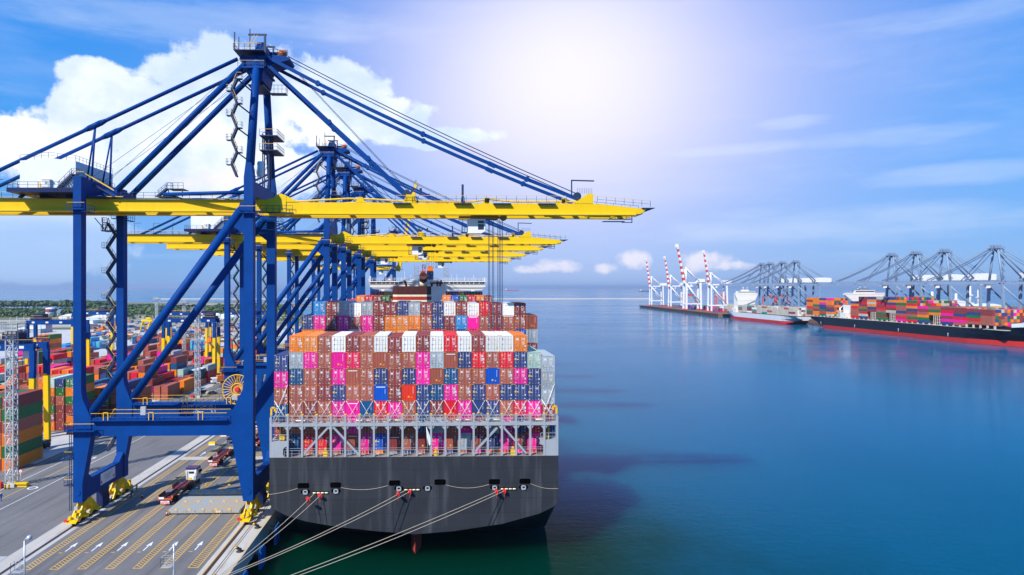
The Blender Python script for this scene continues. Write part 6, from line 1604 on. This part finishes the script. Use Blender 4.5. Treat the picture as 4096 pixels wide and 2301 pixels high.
# white cranes with raised striped booms
def white_crane(xw, y, zb, za, zt, bw, label, lean=8.0):
    R = empty('harbour_crane', (xw+14,y,0)); O_ = (xw+14,y,0); mt = M['crane_white']
    def B(m, nm, mats=mt, par=R): return m.build(nm, mats, par, O_)
    xl = xw+28; k_ = bw/3.0
    for x in (xw, xl):
        for s in (-1,1):
            m = MB(); m.bar((x,y+s*8,2.5),(x+(.6 if x == xw else -.6),y+s*6.5,zb+1),2.2*k_,2.2*k_); B(m, 'portal_leg')
            m = MB(); m.box(x-1.4,x+1.4,y+s*8-3,y+s*8+3,.2,2.6); B(m, 'bogie', M['crane_red'])
        m = MB(); m.box(x-.8,x+.8,y-8,y+8,10.5,12.5); B(m, 'sill_beam')
    for s in (-1,1):
        m = MB(); m.box(xw,xl,y+s*7.8-.7,y+s*7.8+.7,11,13); B(m, 'portal_beam')
        m = MB(); m.tube((xl,y+s*7.6,13),(xw+1,y+s*6.8,zb-1),1.0*k_,8); B(m, 'diagonal_brace')
        m = MB(); m.tube((xw+.6,y+s*6.5,zb+1),(xw+1.0,y+s*2,za),1.1*k_,8); B(m, 'mast_leg')
        m = MB(); m.tube((xw+1.5,y+s*2,za-.5),(xl-1,y+s*4,zb+2.5),.75*k_,8); B(m, 'mast_brace')
    m = MB()
    for yy in (-3.2,2.2): m.box(xw-1,xl+22,y+yy,y+yy+1.0,zb-.2,zb+2.2)
    for q in range(7): m.box(xw+6*q,xw+1+6*q,y-2.2,y+2.2,zb+.2,zb+1.2)
    B(m, 'girder')
    m = MB(); m.box(xl-6,xl+9,y-4.5,y+4.5,zb+3,zb+8.5); m.box(xl-7,xl+10,y-5,y+5,zb+2.4,zb+3); B(m, 'machinery_house')
    m = MB(); m.box(xw-1,xw+4,y-3,y+3,za-1,za+1.4); B(m, 'mast_head')
    bo = empty('boom', (xw-2-O_[0],0,zb)); bo.parent = R
    base = Vector((xw-1.5,y,zb)); tip = Vector((xw-1.5-lean,y,zt)); n_ = 13
    for q in range(n_):
        a = base.lerp(tip,q/n_); b_ = base.lerp(tip,(q+1)/n_); m = MB()
        wq = bw*(1-.35*q/n_); m.bar(a,b_,wq*1.35,wq); m.build('boom_section', M['crane_red'] if q % 2 else mt, bo, (xw-2,y,zb))
    m = MB(); m.cbox((tip.x-1.3,y,tip.z+.6),(4.2*k_,3.4,4.6*k_)); m.build('boom_head', mt, bo, (xw-2,y,zb))
    for s in (-1,1): m = MB(); m.tube((xw+2,y+s*1.6,za),(base.lerp(tip,.55)+Vector((.8,s*1.4,0))),.22,5); m.build('boom_stay', mt, bo, (xw-2,y,zb))
    m = MB(); m.prism([(xw+10,zb-4.4),(xw+13,zb-4.2),(xw+13,zb-.6),(xw+10,zb-.6)],y-2,y+1,'y'); B(m, 'operator_cabin')
    return tag(R, label, 'crane', 'white cranes with raised striped booms')
def wcx(px, Yp): return (px-1100)*Yp/FPX
for px, Yp, zb, za, zt, bw, lb in ((1636,1590,45,68,109,3.0,'white crane with raised red striped boom at the far tip of the quay'),(1684,1450,45,69,107,3.0,'second white crane from the quay tip, red striped boom raised'),
      (1722,1290,51,80,122,4.3,'largest white crane, with the tallest red striped boom'),(1784,1175,47,68,105,3.0,'white crane with raised striped boom nearest the white ship')):
    white_crane(wcx(px,Yp), Yp-15, zb, za, zt, bw, lb, (8.5 if bw < 4 else 13))
# quay face with fenders, yard clutter behind the far quay
m = MB()
for k in range(66):
    t = k/65; x = 456+30*t; y = 1085+520*t; m.box(x-1.2,x+.2,y,y+2.4,-3.6,.25)
tag(m.build('quay_fender_strip', M['dark']), 'dark tyre fenders along the edge of the far quay', 'fenders', kind='stuff')
x, y = G(1727,776,-4.6); R = empty('barge', (x,y,-4.6), 1.50); tag(R, 'small brown barge with white deckhouse lying at the far quay', 'barge')
m = MB(); m.prism([(-24,.2),(-22,-.6),(22,-.6),(26,3.2),(22,2.6),(-24,2.6)],-5,5,'y'); m.build('hull', M['barge'], R)
m = MB(); m.box(-20,-12,-4,4,2.6,8); m.box(-18,-13,-3,3,8,10.5); m.build('deckhouse', M['white'], R)
m = MB(); m.box(-8,16,-4,4,2.6,5.0); m.build('cargo_hold', M['crane_red'], R)
rr = random.Random(44)
for i in range(420):
    x = rr.uniform(560,900); y = rr.uniform(620,1150)
    if y < 700 and x > 620 and rr.random() < .5: continue
    for k in range(rr.randint(1,4)): fbox(rr.choice('RVODRNUPBWVR'), x, y, 2.6*k)
for i in range(120):
    x = rr.uniform(500,545); y = rr.uniform(1090,1420)
    for k in range(rr.randint(1,3)): fbox(rr.choice('NUDPRBOt'), x, y, 2.6*k)
for i, (px, py, w_, lb) in enumerate(((1738,766,26,'red yard gantry behind the white cranes, left one'),(1812,768,22,'red yard gantry behind the white cranes, right one'),(1935,770,26,'orange red yard gantry under the pale cranes, left one'),(1965,771,26,'orange red yard gantry under the pale cranes, right one'),(2300,778,26,'orange red yard gantry behind the black ship'))):
    x, y = G(px, py); R = empty('gantry_crane', (x,y,0)); tag(R, lb, 'gantry crane', 'red gantry cranes at the far port')
    for s in (-1,1):
        for t in (-1,1): m = MB(); m.box(s*w_/2-.9,s*w_/2+.9,t*5-.8,t*5+.8,0,21); m.build('gantry_leg', M['crane_red'], R)
    m = MB(); m.box(-w_/2-1,w_/2+1,-6,6,21,23.5); m.build('gantry_beam', M['crane_red'], R); m = MB(); m.box(-4,4,-4,4,23.5,26); m.build('hoist_trolley', M['crane_red'], R)
for px, py, w_, d_, h_, mt, lb in ((2410,783,60,40,16,'white','long white warehouse behind the far quay'),(2330,772,40,30,14,'white','white port shed between the pale crane legs'),(2500,788,44,30,12,'yellow','yellow topped plant building at the far right'),(2260,770,50,26,10,'crane_red','red roofed store behind the black ship')):
    x, y = G(px, py); R = empty('warehouse', (x,y,0)); tag(R, lb, 'building'); m = MB(); m.box(-w_/2,w_/2,0,d_,0,h_); m.build('wall', M[mt], R); m = MB(); m.prism([(-w_/2-.5,h_),(w_/2+.5,h_),(0,h_+4)],-.5,d_+.5,'y'); m.build('roof', M['white'], R)
    m = MB()
    for k in range(6): m.box(-w_/2+3+k*w_/6.5,-w_/2+6+k*w_/6.5,-.08,0,2,6)
    m.build('door', M['plate'], R)
for i, (px, h_) in enumerate(((2290,40),(2345,34),(2440,46),(2462,38),(2405,30))):
    x, y = G(px, 773); m = MB(); m.lathe((0,0,0),[(3.2,0),(2.6,h_*.6),(2.2,h_)],10); m.box(-4,4,-4,4,h_*.55,h_*.6); o = m.build('process_column', M['white']); o.location = (x,y,0); tag(o, f"white process column behind the pale cranes, {ORD[i]} of five", 'column', 'process columns')
# merge the far port's boxes into the one mass of distant containers
nv = len(STUFF.v); STUFF.v.extend(FST.v); STUFF.f.extend([[i+nv for i in f] for f in FST.f]); STUFF.m.extend(FST.m); STUFF.sm.extend(FST.sm)
STUFF_OBJ.data = STUFF.mesh('stacked_containers', list(STUFF_OBJ.data.materials))
# ships on the horizon
def freighter(px, py, L, mat, label, rot=0.0, dirn=1):
    x, y = G(px, py, -4.6); R = empty('freighter', (x,y,-4.6), rot); tag(R, label, 'ship', 'distant ships at sea')
    m = MB(); m.prism([(-L/2,0),(L*.46,0),(L/2,L*.055),(L*.44,L*.05),(-L*.3,L*.045),(-L/2,L*.05)],-L*.07,L*.07,'y'); m.build('hull', mat, R)
    m = MB(); m.box(-L*.45,-L*.36,-L*.06,L*.06,L*.045,L*.12); m.box(-L*.44,-L*.40,-L*.02,L*.02,L*.12,L*.15); m.build('superstructure', M['shipwhite'], R)
    m = MB()
    for k in range(4): m.box(-L*.25+k*L*.15,-L*.24+k*L*.15,-L*.02,L*.02,L*.04,L*.08)
    m.build('deck_mast', M['plate'], R)
freighter(1287,731,210,M['hull_red'],'tiny freighter on the horizon right of the container ship',0)
freighter(1624,733,160,M['hull_black'],'tiny freighter on the horizon left of the white cranes',.2)
freighter(1730,741,90,M['hull_black'],'small ship at anchor behind the white cranes',.1)
x, y = G(233,768.5,0); freighter(233,769.5,46,M['fender'],'dark blue vessel lying beyond the mangroves at left',0)
